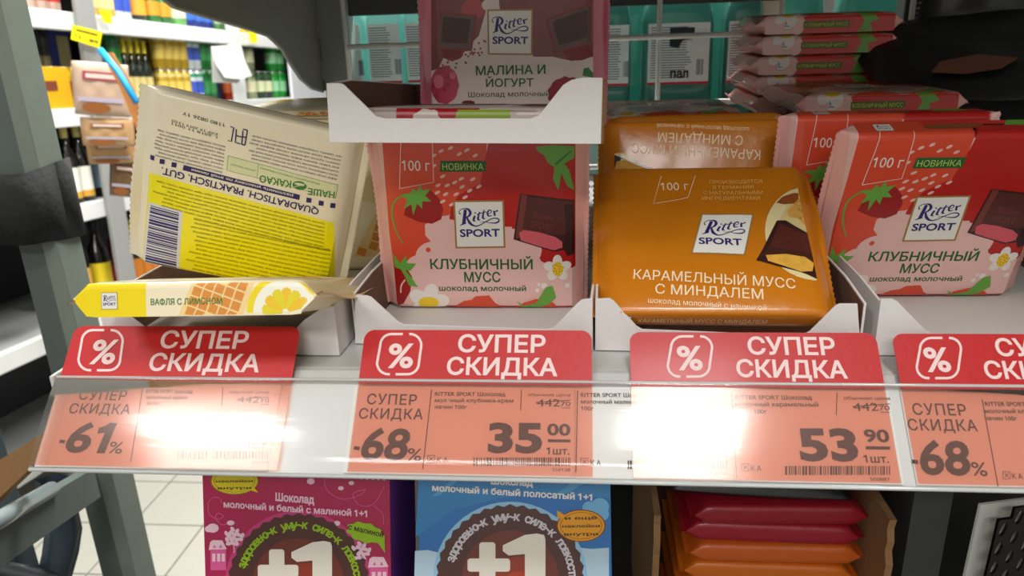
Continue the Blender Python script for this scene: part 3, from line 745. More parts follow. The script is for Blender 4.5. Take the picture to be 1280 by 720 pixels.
# ---------------- orange caramel bars
th = rad(56); upo = Vector((0, math.sin(th), math.cos(th)))
po = dep(896, 391, .327)
MO = frameM(po, (1, -.02, 0.0), upo)
FO = facept(MO)
def c8(x, y): return (740+.40268*x, 140+.40268*y)
def ptO(x, y):
    q = FO(*c8(x, y)); return (min(q[0], .0445), q[1])
bO = Bar(seed=8, bulge=.0012, wr=.0004)
ORG = (206, 122, 14)
OW = mat((250, 228, 190), .45, name='cream_ink')
def orange_bar(label, M):
    t = thing('chocolate_bar', label, 'chocolate bar', M, 'orange caramel chocolate bars')
    wm = wrapmat(ORG, rough=.3, bump=.35); bO.body(wm, t); bO.seals(wm, t, ln=.003, bend=.15)
    A = Art(ptO)
    for (ex, rx, ry, cc, LL) in ((690, 155, 150, (236, 220, 165), 1), (700, 125, 122, (222, 200, 140), 1.5)): A.poly([(min(ex+rx*math.cos(a*.1745), 768-(rx*0)), 375+ry*math.sin(a*.1745)) for a in range(36)], mat(cc, .4, coat=.3), LL)
    A.poly([(571, 285), (590, 266), (625, 252), (672, 249), (670, 268), (630, 285), (595, 290)], mat((150, 78, 26), .5), 2.5)
    A.poly([(605, 310), (640, 270), (665, 240), (720, 222), (770, 222), (768, 360), (700, 352), (640, 330), (610, 328)], mat((214, 160, 70), .7, var=.3, bscale=300), 3)
    rn = random.Random(4)
    for k in range(40): A.ell(rn.uniform(640, 765), rn.uniform(262, 335), rn.uniform(2, 5), rn.uniform(2, 4), mat(rn.choice([(184, 124, 48), (236, 190, 110)]), .7), 4, n=7)
    A.poly([(572, 342), (600, 340), (742, 374), (715, 420), (722, 510), (700, 520), (640, 500), (508, 468), (530, 430)], CHOC_D, 5)
    A.poly([(580, 350), (735, 382), (705, 440), (548, 425)], CHOC, 6); A.poly([(548, 425), (705, 440), (700, 468), (520, 455)], mat((66, 30, 18), .4), 6)
    A.poly([(538, 452), (600, 446), (660, 455), (690, 472), (684, 498), (650, 502), (590, 482), (545, 470)], mat((226, 170, 60), .7, var=.3, bscale=400), 7)
    A.build('printed_picture', bO.surf, t, bO.cu, bO.cv)
    A = Art(ptO)
    A.text('100 г', 213, 247, 300, 245, 25, OW, 3); A.line([(214, 202), (190, 290), (297, 270), (320, 200)], 2, OW, 3)
    for i, (s, a, b) in enumerate([('ПРОИЗВОДИТСЯ', 365, 527), ('В ГЕРМАНИИ', 375, 500), ('С НАТУРАЛЬНЫМИ', 345, 530), ('ИНГРЕДИЕНТАМИ', 340, 520)]):
        A.text(s, a, 226+i*17.5, b, 224+i*17.5, 11, mat((232, 190, 110), .5), 3)
    A.text('КАРАМЕЛЬНЫЙ МУСС', 128, 524, 632, 555, 30, OW, 3, bold=.006); A.text('С МИНДАЛЕМ', 196, 570, 532, 588, 30, OW, 3, bold=.006)
    A.text('шоколад молочный с начинкой', 174, 597, 542, 620, 15, OW, 3)
    A.build('lettering', bO.surf, t, bO.cu, bO.cv)
    A = Art(ptO); A.logo(3, 3, quad=[(338, 320), (502, 321), (475, 452), (305, 447)]); A.build('emblem', bO.surf, t, bO.cu, bO.cv)
    A = Art(lambda x, y: (x*.001, y*.001)); A.logo(3, 1, quad=[(-43, -2.5), (-36, -2.5), (-36, -9.5), (-43, -9.5)])
    A.text('КАРАМЕЛЬНЫЙ МУСС С МИНДАЛЕМ', -33, -7.2, 22, -7.2, 3.0, OW, 2, down=False); A.build('side_print', bO.surf, t, bO.cu, bO.cv)
    return t
O1 = orange_bar('orange caramel and almond chocolate bar leaning back in front, upright print', MO)
def stand_copy(src, px, py, depth_y, label, flip=False, lean=0, yaw=0, grp='orange caramel chocolate bars', z=.0018, h=.09, t=.0125):
    p = at(px, py, 1, depth_y); p.z = z
    M = frameM(p, (math.cos(yaw), math.sin(yaw), 0), (0, math.sin(lean), math.cos(lean)))
    if flip: M = M @ Matrix.Translation((0, 0, h)) @ Matrix.Rotation(math.pi, 4, 'Y')
    c = copy_tree(src, M); c['label'] = label; c['group'] = grp; return c
stand_copy(O1, 878, 157, .118, 'orange caramel chocolate bar standing upside down behind the leaning one', True, rad(20), rad(-1))
stand_copy(O1, 884, 157, .150, 'orange caramel bar in the row behind the upside down one, only its seals showing', False, rad(20), rad(3))
lie_y(838, 165, .235, 'strawberry chocolate bar lying flat behind the orange bars, only its red edge showing', S1)
# ---------------- raspberry yoghurt bars in the upper tray
bR = Bar(seed=12)
def c9(x, y): return (400+.2969*x, .2967*y)
pf = MU @ Vector((.047, .128, .0012))
pf.x = at(640, 133, 1, pf.y).x
MF = frameM(pf, (1, 0, -.02), (0, .03, 1))
FR = facept(MF)
def ptR(x, y): return FR(*c9(x, y))
RSP = mat((120, 14, 30), .34, coat=.35); CRM = mat((226, 208, 200), .34, coat=.35); MAG = mat((196, 60, 86), .34, coat=.35)
def raspberry_bar(label, M):
    t = thing('chocolate_bar', label, 'chocolate bar', M, 'raspberry yoghurt chocolate bars')
    wm = wrapmat((206, 110, 130)); bR.body(wm, t); bR.seals(wm, t, ln=.0025)
    A = Art(ptR)
    A.poly([(468, -200), (1150, -200), (1150, 600), (468, 600)], CRM, 0)
    A.poly([(468, -200), (690, -200), (700, 40), (670, 150), (640, 180), (600, 230), (560, 260), (520, 245), (500, 290), (468, 300)], RSP, 1)
    A.ell(645, 40, 50, 45, mat((180, 16, 40), .34, coat=.35), 1.6); A.ell(708, 20, 26, 24, CRM, 2); A.ell(720, -40, 40, 50, CRM, 2)
    A.poly([(735, -200), (1150, -200), (1150, 240), (1060, 258), (980, 240), (900, 240), (850, 150), (760, 60)], RSP, 1.5)
    A.ell(525, 360, 60, 82, MAG, 2, n=22, wob=.04, k=9); A.ell(500, 345, 22, 30, mat((222, 120, 140), .4), 3); A.ell(560, 320, 14, 16, mat((222, 120, 140), .4), 3)
    for k in range(9): A.ell(505+rn2.uniform(-28, 60), 365+rn2.uniform(-60, 60), 8, 9, mat((170, 40, 66), .4), 2.5, n=10)
    A.ell(560, 225, 45, 30, mat((130, 20, 30), .4), 2.2); A.ell(1040, 400, 80, 75, mat((150, 16, 40), .4), 2.4, n=26, wob=.05, k=11); A.ell(1085, 220, 60, 36, mat((130, 20, 30), .4), 2.4)
    A.poly([(1105, 320), (1110, 290), (1130, 285), (1150, 310), (1150, 330)], GRN, 3); A.ell(625, 436, 28, 10, RSP, 2)
    A.ell(1005, 440, 24, 12, GRN, 2.5)
    for k in range(34): 
        x = 500+k*6+rn2.uniform(-14, 14); A.ell(x, 300-(x-500)*.55+rn2.uniform(-26, 30), 6, 5, DR, 3, n=5, rot=rn2.uniform(0, 3))
    for P in ([(500, 45), (520, 48), (664, 64), (640, 215), (600, 215), (490, 205)], [(948, 80), (1100, 22), (1150, 10), (1150, 180), (1100, 195), (985, 228), (975, 180)]):
        A.poly(P, mat((150, 70, 60), .5), 4)
        cx = sum(p[0] for p in P)/len(P); cy = sum(p[1] for p in P)/len(P)
        A.poly([(cx+(x-cx)*.9, cy+(y-cy)*.9) for x, y in P], CHOC, 5); A.poly([(cx+(x-cx)*.72, cy+(y-cy)*.68-5) for x, y in P], mat((72, 38, 26), .4), 6)
    A.build('printed_picture', bR.surf, t, bR.cu, bR.cv)
    A = Art(ptR)
    A.text('МАЛИНА И', 658, 318, 950, 312, 38, DGRN, 5, bold=.022); A.text('ЙОГУРТ', 700, 368, 900, 366, 34, DGRN, 5, bold=.022); A.text('Шоколад молочный', 625, 412, 968, 407, 22, mat((50, 90, 50), .5), 5, bold=.012)
    A.build('lettering', bR.surf, t, bR.cu, bR.cv)
    A = Art(ptR); A.logo(4, 5, quad=[(705, 38), (898, 36), (895, 233), (708, 231)]); A.build('emblem', bR.surf, t, bR.cu, bR.cv)
    A = Art(lambda x, y: (x*.001, y*.001))
    A.rect(-45, 1, 45, -12.2, CRM, 0); A.rect(-30, 1, 5, -12, mat((180, 14, 30), .35, coat=.3), 1); A.ell(-17, -5, 6, 5.5, CRM, 2, wob=.1, k=7)
    A.poly([(-8, -12), (-4, 0), (18, 0), (18, -12)], mat((150, 176, 40), .4, coat=.3), 2); A.rect(35, 1, 45, -12.2, mat((180, 14, 30), .35, coat=.3), 1)
    A.build('side_print', bR.surf, t, bR.cu, bR.cv)
    return t
rn2 = random.Random(9)
R1 = raspberry_bar('dark red raspberry yoghurt chocolate bar standing in the upper white tray', MF)
c = copy_tree(R1, MU @ lyingM(.0553, .012, .0012, .0125)); c['label'] = 'raspberry yoghurt bar lying flat in the upper tray, its striped edge above the lip'
# ---------------- lemon wafer bars
bL = Bar(seed=21, t=.0135, bulge=.0010, wr=.00035)
CRW = (246, 234, 204)
MA = Matrix(((.939, 0, .295, -.18), (.206, 0, -.071, .071), (-.275, 0, .953, .0185), (0, 0, 0, 1)))
MA = frameM((-.18, .072, .0185), (.939, .206, -.275), (.295, -.071, .953))
FA = facept(MA)
def c4(x, y): return FA(160+.25*x, 100+.25*y)
YLW = mat((250, 236, 10), .3, coat=.4, name='yellow_foil'); NV = mat((44, 30, 100), .5)
LW = mat((252, 240, 205), .4, coat=.3)
def lemon_back():
    t = thing('chocolate_bar', 'lemon wafer chocolate bar turned back to front and upside down, leaning at the left', 'chocolate bar', MA, 'lemon wafer chocolate bars')
    wm = wrapmat(CRW, rough=.3, bump=.3); bL.body(wm, t); bL.seals(wm, t, ln=.0045, bend=-.15)
    A = Art(lambda x, y: c4(x, y))
    # lower yellow half
    A.poly([(102, 462), (985, 700), (1030, 715), (1030, 1000), (1020, 1080), (60, 945)], YLW, 1)
    A.poly([(100, 612), (278, 655), (252, 1005), (65, 950)], mat((225, 222, 220), .5), 2)
    A.build('printed_panel', bL.surf, t, bL.cu, bL.cv)
    A = Art(lambda x, y: c4(x, y))
    def up(s, x0, y0, x1, y1, h, m, **k): A.text(s, x1, y1, x0, y0, h, m, 4, **k)     # text turned upside down
    up('QUADRATISCH. PRAKTISCH. GUT.', 170, 432, 958, 640, 34, NV, bold=.02)
    A.poly([(282, 420), (862, 570), (858, 596), (276, 446)], NV, 3); up('разломить упаковку по этой линии', 322, 438, 828, 568, 13, LW, bold=.01)
    for (x, y) in ((119, 387), (173, 404), (233, 420), (906, 597), (967, 612), (1025, 625)): A.poly([(x-11, y-14), (x+14, y-10), (x+11, y+14), (x-14, y+10)], NV, 3)
    G2 = mat((60, 130, 60), .5); BG = mat((226, 226, 176), .4, coat=.3)
    A.poly([(503, 370), (1052, 520), (1040, 590), (495, 445)], mat((150, 180, 120), .5), 2); A.poly([(507, 374), (1048, 522), (1037, 586), (499, 443)], BG, 3)
    up('КАКАО', 662, 470, 820, 500, 34, G2, bold=.03); up('НАШЕ', 902, 535, 1036, 556, 32, G2, bold=.03)
    A.ell(860, 522, 36, 22, G2, 4, rot=.2); A.stroke([(830, 530), (860, 522), (890, 512)], 3, BG, 5); A.ell(860, 516, 26, 7, BG, 4.6, rot=.2); A.line([(655, 415), (648, 480)], 2, G2, 4)
    up('выращено ответственно', 665, 430, 960, 512, 10, G2); up('для всех поколений', 520, 410, 640, 445, 10, G2)
    # EAC mark
    A.line([(515, 225), (532, 230), (520, 300), (503, 295)], 6, NV, 4) ; A.line([(545, 238), (540, 305), (556, 309), (572, 312), (578, 245)], 6, NV, 4); A.line([(542, 270), (575, 278)], 6, NV, 4)
    A.line([(600, 243), (588, 318)], 6, NV, 4); A.line([(600, 243), (578, 238)], 6, NV, 4.1); A.line([(595, 280), (575, 275)], 6, NV, 4.1); A.line([(588, 318), (570, 313)], 6, NV, 4.1)
    up('1180 0826 1Y', 275, 150, 490, 212, 17, INK); up('EXP 19 2019 13:02', 220, 190, 452, 260, 12, INK); up('L 2018 11 0011', 222, 205, 450, 275, 12, INK)
    words = ['шоколад', 'молочный', 'вафли', 'сахар', 'какао', 'масло', 'лимон', 'молоко', 'сухое', 'начинка', 'мука', 'хранить', 'при', 'пшеничная', 'орехи', 'жир', 'соль', 'сыворотка']
    rn = random.Random(3)
    def para(x0, y0, x1, n, dy, h, m, sl, dx=0):
        for i in range(n):
            s = ' '.join(rn.choice(words) for _ in range(max(2, int((x1-x0)/68)))); e = rn.uniform(.9, 1)
            a = x0+dx*i+(x1-x0)*(1-e); y = y0+dy*i
            up(s, a, y+(a-x0)*sl, x1+dx*i, y+(x1-x0)*sl, h, m)
    para(135, 238, 490, 8, 18.5, 10, NV, .24, -2); para(612, 265, 1070, 7, 19, 10, NV, .24, -4)
    K = mat((58, 52, 20), .6)
    para(115, 492, 985, 7, 19.5, 9.5, K, .255, -1); para(275, 672, 1010, 1, 20, 13, K, .24, -1); para(290, 700, 1015, 14, 21.5, 10, K, .21, -2)
    # barcode, lines run across
    NVB = mat((52, 44, 110), .5); rn = random.Random(6); y = 640
    while y < 930:
        q = rn.choice((4, 5, 8, 11)); A.poly([(112-(y-640)*.1, y-12), (258-(y-640)*.06, y+22), (258-(y-640)*.06, y+22+q), (112-(y-640)*.1, y-12+q)], NVB, 3); y += q+rn.choice((3, 5, 8))
    up('4 000417 025005', 96, 640, 97, 900, 14, NVB) if False else None
    A.build('lettering', bL.surf, t, bL.cu, bL.cv)
    return t
L1 = lemon_back()
def lemon_slice(A, cx, cy, rx, ry, L, full=True):
    A.ell(cx, cy, rx, ry, mat((246, 222, 20), .35, coat=.3), L, n=40); A.ell(cx, cy, rx*.86, ry*.86, mat((252, 248, 225), .4), L+.5, n=40)
    for k in range(9):
        a = 2*math.pi*k/9+.1; pts = [(0, .1), (.5, .30), (.72, .22), (.78, 0), (.72, -.22), (.5, -.30), (0, -.1)]
        A.poly([(cx+rx*((u+.08)*math.cos(a)-v*math.sin(a)), cy+ry*((u+.08)*math.sin(a)+v*math.cos(a))) for u, v in pts], mat((244, 196, 24), .4, coat=.3) if k % 3 else mat((250, 214, 50), .4, coat=.3), L+1)
def waffle(A, poly, L, step=6.2, clampy=False):
    WF = mat((226, 146, 56), .5); WL = mat((250, 216, 150), .5)
    A.poly(poly, WL, L)
    xs = [p[0] for p in poly]; ys = [p[1] for p in poly]
    def inside(x, y):
        c = False; n = len(poly)
        for i in range(n):
            (x1, y1), (x2, y2) = poly[i], poly[(i+1) % n]
            if (y1 > y) != (y2 > y) and x < (x2-x1)*(y-y1)/(y2-y1)+x1: c = not c
        return c
    n = 14
    for i in range(-n, n):
        for j in range(-n, n):
            x = (min(xs)+max(xs))/2+step*(i*.93+j*.35); y = (min(ys)+max(ys))/2+step*(-i*.35+j*.93)
            q = [(x+step*.42*a*.93+step*.42*b*.35, y-step*.42*a*.35+step*.42*b*.93) for a, b in ((-1, -1), (1, -1), (1, 1), (-1, 1))]
            if clampy and inside(x, min(max(y, -13), -.6)) and -14.5 < y < .9: q = [(u, min(max(v, -13.2), -.3)) for u, v in q]; A.poly(q, WF, L+1)
            elif all(inside(*p) for p in q): A.poly(q, WF, L+1)
def lemon_front(label, M):
    t = thing('chocolate_bar', label, 'chocolate bar', M, 'lemon wafer chocolate bars')
    wm = wrapmat((245, 228, 176), rough=.3); ym = wrapmat((250, 220, 10), name='yellow_wrapper')
    bL.body(wm, t); bL.seals(wrapmat((244, 214, 150)), t, ln=.0035, bend=.1)
    Y = mat((250, 222, 8), .3, coat=.4)
    A = Art(lambda x, y: (x*.001, y*.001))
    A.rect(-20, 1, 45, -13.6, mat((250, 236, 200), .35, coat=.3), 0)
    A.poly([(-50, 1), (-19.5, 1), (-19.5, -13.6), (-50, -13.6)], Y, 0)
    waffle(A, [(12, 0), (36, 0), (31, -13.4), (-4, -13.4), (2, 0)] and [(0, -.3), (26, -.3), (21, -13.3), (-6, -13.3)], 1, 4.3, True)
    A.build('side_panels', bL.surf, t, bL.cu, bL.cv)
    A = Art(lambda x, y: (x*.001, y*.001))
    # lemon slice clipped to the edge strip
    cx, cy = 38.5, -12.5
    def clip(r, m, L):
        pts = [(cx+r*math.cos(a), cy+r*math.sin(a)) for a in [math.pi*i/30 for i in range(31)]]; pts = [(min(x, 50), min(max(y, -13.4), -.2)) for x, y in pts]; A.poly(pts, m, L)
    clip(16, Y, 1); clip(13.3, mat((252, 248, 228), .4, coat=.3), 1.6)
    for k, a in enumerate([3.0, 2.5, 2.0, 1.5, 1.0, .5]):
        pts = [(.1, .05), (.45, .17), (.7, .14), (.76, 0), (.7, -.14), (.45, -.17), (.1, -.05)]
        P = [(cx+13*(u*math.cos(a)-v*math.sin(a)), cy+13*(u*math.sin(a)+v*math.cos(a))) for u, v in pts]
        P = [(min(x, 49), min(max(y, -13.4), -.2)) for x, y in P]; A.poly(P, mat((246, 200, 26), .4, coat=.3) if k % 2 else mat((236, 216, 20), .4, coat=.3), 2.4)
    A.build('lemon_slice', bL.surf, t, bL.cu, bL.cv)
    A = Art(lambda x, y: (x*.001, y*.001))
    A.text('ВАФЛЯ С ЛИМОНОМ', -17.5, -8.9, 12.5, -8.9, 2.5, GRN, 3, bold=.02, down=False)
    A.build('lettering', bL.surf, t, bL.cu, bL.cv)
    A = Art(lambda x, y: (x*.001, y*.001)); A.logo(3, 2, quad=[(-38.5, -3.5), (-31.5, -3.5), (-31.5, -10.5), (-38.5, -10.5)]); A.build('emblem', bL.surf, t, bL.cu, bL.cv)
    # front face: cream with a waffle cone and lemon
    A = Art(lambda x, y: (x*.001, y*.001))
    A.poly([(-44, 2), (44, 2), (44, 40), (-44, 55)], mat((250, 240, 205), .35, coat=.3), .5)
    A.poly([(-44, 55), (44, 70), (44, 89), (-44, 89)], Y, .5)
    waffle(A, [(26, 42), (50, 52), (50, 4), (10, 4)] and [(20, 8), (44, 8), (44, 48)], 2, 6)
    A.build('printed_picture', bL.surf, t, bL.cu, bL.cv)
    return t
pB = dep(240, 351, .306)
MB_ = Matrix.Translation(pB) @ Matrix.Rotation(rad(1.0), 4, 'Z') @ Matrix.Rotation(rad(-.5), 4, 'Y') @ Matrix.Rotation(-math.pi/2-rad(18), 4, 'X')
L2 = lemon_front('yellow edge of a lemon wafer bar lying flat in front at the left', MB_)
pD = at(373, 166, 1, .178); RIS.append((pD.x, .192, pD.z))
c = copy_tree(L2, lyingM(pD.x, pD.y, pD.z, .0135)); c['label'] = 'lemon wafer bar lying flat at the back left on top of the standing ones'
pC = at(384, 178, 1, .142)
c = copy_tree(L2, frameM((pC.x, .142, .0018), (1, .02, 0), (0, .02, 1))); c['label'] = 'lemon wafer bar with waffle picture standing behind the turned one'
c = copy_tree(L2, frameM((pC.x-.004, .160, .0018), (1, .0, 0), (0, .02, 1))); c['label'] = 'lemon wafer bar at the very back of the left tray'

wh = ['under the lying bar below the stack', 'behind the standing orange bars', 'under the tall stack of strawberry bars', 'at the back of the left tray']
RIS.sort(key=lambda r: (r[1] != .118, r[1] != .205, r[1] != .235, r[1] != .308))
for (x, Y, z), wq in zip(RIS, wh):
    mb = MB(); mb.box((x-.036, Y+.006, .002), (x+.036, Y+.078, z-.0004), mat((70, 56, 50), .8)); o = mb.build('carton_riser'); tag(o, 'plain brown carton block '+wq, 'carton')
# ================================================================== FIXTURES AROUND THE SHELF
DG = mat((138, 136, 128), .5, var=.05, bscale=30, name='dark_grey_steel')
DG2 = mat((62, 62, 60), .55)
ush = thing('upper_shelf', 'dark grey steel shelf above the displays, seen only by its rear edge', 'shelf', Matrix.Translation((0, 0, 0)))
mb = MB(); mb.box((-.235, -.075, .235), (SX1, .42, .255), DG); mb.build('shelf_board', ush, .001)  # front edge brought forward to put the upper tray in shade
bz = at(600, 14, 1, .418).z
mb = MB(); mb.box((-.2350, .4185, bz), (SX1, .434, .26), DG2); mb.build('rear_beam', ush, .001)
# curved end bracket of the upper shelf
XP = -.2405
cur = [(190, -30), (215, 8), (255, 20), (300, 33), (333, 44), (350, 60), (362, 80), (374, 98), (388, 110), (402, 114)]
pts = [at(x, y, 0, XP) for x, y in cur]
poly = [(XP, p.y, p.z) for p in pts]
poly = [(XP, -.07, .235), (XP, .06, .20)]+poly[1:]+[(XP, .434, poly[-1][2]), (XP, .434, .26), (XP, -.07, .26)]
br = thing('shelf_bracket', 'dark grey curved end panel hanging at the left below the upper shelf', 'bracket', Matrix.Translation((0, 0, 0)))
mb = MB(); mb.prism(poly, (.0025, 0, 0), DG); mb.build('end_panel', br, .0006)
mb = MB(); mb.tube([tuple(Vector(p)+Vector((.0010, 0, 0))) for p in poly[1:-3]], .0016, mat((150, 150, 145), .4), 8); mb.build('folded_rim', br)
# slotted upright at the rear left
up_ = thing('slotted_upright', 'grey steel upright with slots at the rear left corner of the shelf', 'upright', Matrix.Translation((0, 0, 0)))
UG = mat((128, 130, 126), .45)
mb = MB(); ux = -.2355; uw = .026
z0, z1 = FLOOR+.02, .26; slots = []
zs = at(396, 35, 1, .414).z; zp = abs(at(396, 35, 1, .414).z-at(402, 88, 1, .414).z)
xs = at(397, 35, 1, .414).x
sl = [zs-zp*k for k in range(-1, 8)]; sl = sorted(sl)
zc = z0
for c in sl:
    mb.box((ux, .412, zc), (ux+uw, .4145, c-.009), UG)
    mb.box((ux, .412, c-.009), (xs-.0017, .4145, c+.009), UG); mb.box((xs+.0017, .412, c-.009), (ux+uw, .4145, c+.009), UG); zc = c+.009
mb.box((ux, .412, zc), (ux+uw, .4145, z1), UG)
mb.build('slotted_face', up_)
mb = MB(); mb.box((ux+uw-.002, .4147, z0), (ux+uw, .4355, z1), mat((190, 205, 200), .4)); mb.box((ux, .4147, z0), (ux+.002, .4355, z1), UG); mb.box((ux+.0022, .433, z0), (ux+uw-.0022, .4355, z1), DG2); mb.build('channel', up_)
mb = MB()
for c in sl: mb.box((xs-.0014, .417, c+.001), (xs+.0014, .4185, c+.008), mat((235, 240, 240), .3))
mb.build('slot_hook', up_)
# wire mesh back
wm = mat((232, 232, 226), .35, 0, coat=.3, name='coated_wire')
mesh_ = thing('wire_back_panel', 'off-white wire grid closing the back of the shelf', 'wire grid', Matrix.Translation((0, 0, 0)))
zr1 = at(760, 48, 1, .405).z; zr2 = at(760, 130, 1, .405).z
for z in (zr1, zr2, zr2-.055):
    mb = MB(); mb.tube([(-.208, .402, z), (SX1-.01, .402, z)], .0024, wm, 10); mb.build('horizontal_wire', mesh_)
for px, py in ((434, 60), (560, 60), (700, 60), (823, 70), (975, 40)):
    x = at(px, py, 1, .407).x; mb = MB(); mb.tube([(x, .4066, .003), (x, .4066, .232)], .0022, wm, 10); mb.build('vertical_wire', mesh_)
for x in (.27, .38, .49):
    mb = MB(); mb.tube([(x, .4066, .003), (x, .4066, .232)], .0022, wm, 10); mb.build('vertical_wire', mesh_)
hk = MB(); a = at(1148, 62, 1, .39); b = at(1152, 45, 1, .39); c = at(1162, 41, 1, .39); d_ = at(1196, 40, 1, .39)
hk.tube([a, b, c, d_], .002, wm, 8); tag(hk.build('wire_hook'), 'bent white wire hook at the back right beside the dark bags', 'hook')
# pale post and display behind the mesh, right of centre
pp = at(949, 30, 1, .47); mb = MB(); mb.box((pp.x-.017, .47, FLOOR), (pp.x+.017, .50, .40), mat((214, 206, 186), .5)); tag(mb.build('support_post', bevel=.001), 'cream steel post behind the wire grid, left of the black packets', 'post')
# back shelf boards of the other side
ob = slab('rear_shelf_board', (-.205, .445, -.012), (SX1, .80, 0), mat((200, 205, 200), .5), None); tag(ob, 'pale shelf board of the neighbouring aisle behind the wire grid', 'shelf')
ob = slab('rear_shelf_board', (-.205, .445, -.30), (SX1, .80, -.285), mat((200, 205, 200), .5), None); tag(ob, 'lower pale shelf board of the neighbouring aisle, hidden low behind', 'shelf')
# ---------------- mouthwash-like bottles behind the grid
def translucent(name, col, rough=.15):
    m = bpy.data.materials.new(name); m.use_nodes = True; nt = m.node_tree; b = nt.nodes['Principled BSDF']; out = nt.nodes['Material Output']
    b.inputs['Base Color'].default_value = lin(col); b.inputs['Roughness'].default_value = rough; b.inputs['Coat Weight'].default_value = .5
    tl = nt.nodes.new('ShaderNodeBsdfTranslucent'); tl.inputs[0].default_value = lin(col); mx = nt.nodes.new('ShaderNodeMixShader'); mx.inputs[0].default_value = .45
    nt.links.new(b.outputs[0], mx.inputs[1]); nt.links.new(tl.outputs[0], mx.inputs[2]); nt.links.new(mx.outputs[0], out.inputs[0]); return m
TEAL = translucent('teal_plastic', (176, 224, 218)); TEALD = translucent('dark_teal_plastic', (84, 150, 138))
LBL = mat((222, 232, 230), .5); REDL = mat((196, 24, 50), .5); GTX = mat((90, 110, 120), .6)
def bottle_flat(label, x, y, w, h, m, lbl=True, seed=0, word=None, grp='teal bottles behind the wire grid', z=.0, cap=(230, 235, 235)):
    t = thing('bottle', label, 'bottle', Matrix.Translation((x, y, z)), grp)
    n = 24; prof = [(0, .9), (.015, 1), (.30, 1), (.66, 1), (.76, .92), (.84, .62), (.88, .40), (.90, .34)]
    V = []; F = []
    for q, s in prof:
        for k in range(n):
            a = 2*math.pi*k/n; cx = math.copysign(abs(math.cos(a))**.55, math.cos(a)); cy = math.copysign(abs(math.sin(a))**.55, math.sin(a)); V.append((cx*w/2*s, cy*.018*min(1, s+.2), q*h))
    for i in range(len(prof)-1):
        for k in range(n): F.append((i*n+k, i*n+(k+1) % n, (i+1)*n+(k+1) % n, (i+1)*n+k))
    F += [tuple(reversed(range(n))), tuple(range((len(prof)-1)*n, len(prof)*n))]
    mb = MB(); mb.add(V, F, m, True); mb.build('bottle_body', t)
    mb = MB(); mb.lathe([(0, h*.9), (w*.19, h*.9), (w*.19, h), (w*.16, h*1.01), (0, h*1.01)], mat(cap, .4), 16); mb.build('cap', t)
    if lbl:
        A = Art(lambda u, v: (u, v)); L0, L1 = h*.30, h*.66; ww = w*.42
        A.rect(-ww, L0, ww, L1, LBL, 1); A.rect(-ww, L0, ww, L0+.0022, REDL, 2)
        rn = random.Random(seed)
        for i in range(int((L1-L0)/.0022)-3):
            A.rect(-ww*.9, L0+.006+i*.0022, ww*rn.uniform(.2, .45), L0+.0068+i*.0022, GTX, 2)
        for i in range(9): A.rect(ww*.6+i*.0007, L0+.008, ww*.6+i*.0007+rn.choice((.0003, .0005)), L0+.022, GTX, 2)
        if word: A.poly([(-ww*.3, L1-.004), (-ww*.3, L1-.02), (0, L1-.022), (ww*.1, L1-.016), (ww*.5, L1-.012), (ww*.5, L1-.004)], mat((20, 40, 40), .5), 3); A.text(word, -ww*.25, L0+.006, ww*.35, L0+.006, .008, mat((20, 30, 36), .5), 4, bold=.05, down=False)
        A.build('label', lambda u, v, L: (u, -.0182-L*.00008, v), t)
    return t
def bx_at(px, Y): return at(px, 80, 1, Y).x
zb1 = at(440, 104, 1, .47).z
zb2 = at(800, 105, 1, .47).z
nm = ['leftmost teal bottle behind the wire grid, beside the steel upright', 'second teal bottle from the left behind the wire grid', 'third teal bottle from the left, beside the raspberry chocolate bar',
      'teal bottle behind the grid just right of the raspberry bar', 'teal bottle with a big dark word on its label behind the grid', 'teal bottle behind the grid, next to the pale post side']
for k, (px, wpx, wd) in enumerate([(443, 34, None), (487, 42, None), (533, 42, None), (768, 34, None), (845, 76, 'пал'), (925, 40, None)]):
    wd_ = wpx*.72/950*1.15; zb = (zb1 if px < 600 else zb2); h = .15
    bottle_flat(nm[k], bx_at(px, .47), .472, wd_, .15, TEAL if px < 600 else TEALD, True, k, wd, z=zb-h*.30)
tb_ = zb1-.15*.30
o = slab('bottle_riser', (-.205, .448, .0005), (.125, .50, min(zb1, zb2)-.15*.30-.0005), mat((170, 210, 200), .5), None); tag(o, 'pale green carton block under the teal bottles behind the grid', 'carton')
for k in range(7):
    x = -.165+k*.074; bottle_flat('unlabelled teal bottle of the rear row behind the grid, %s from the left' % ['first', 'second', 'third', 'fourth', 'fifth', 'sixth', 'seventh'][k], x, .54, .062, .21, TEALD, False, k, None, 'dark green bottles of the second row', 0.0005, (60, 110, 90))
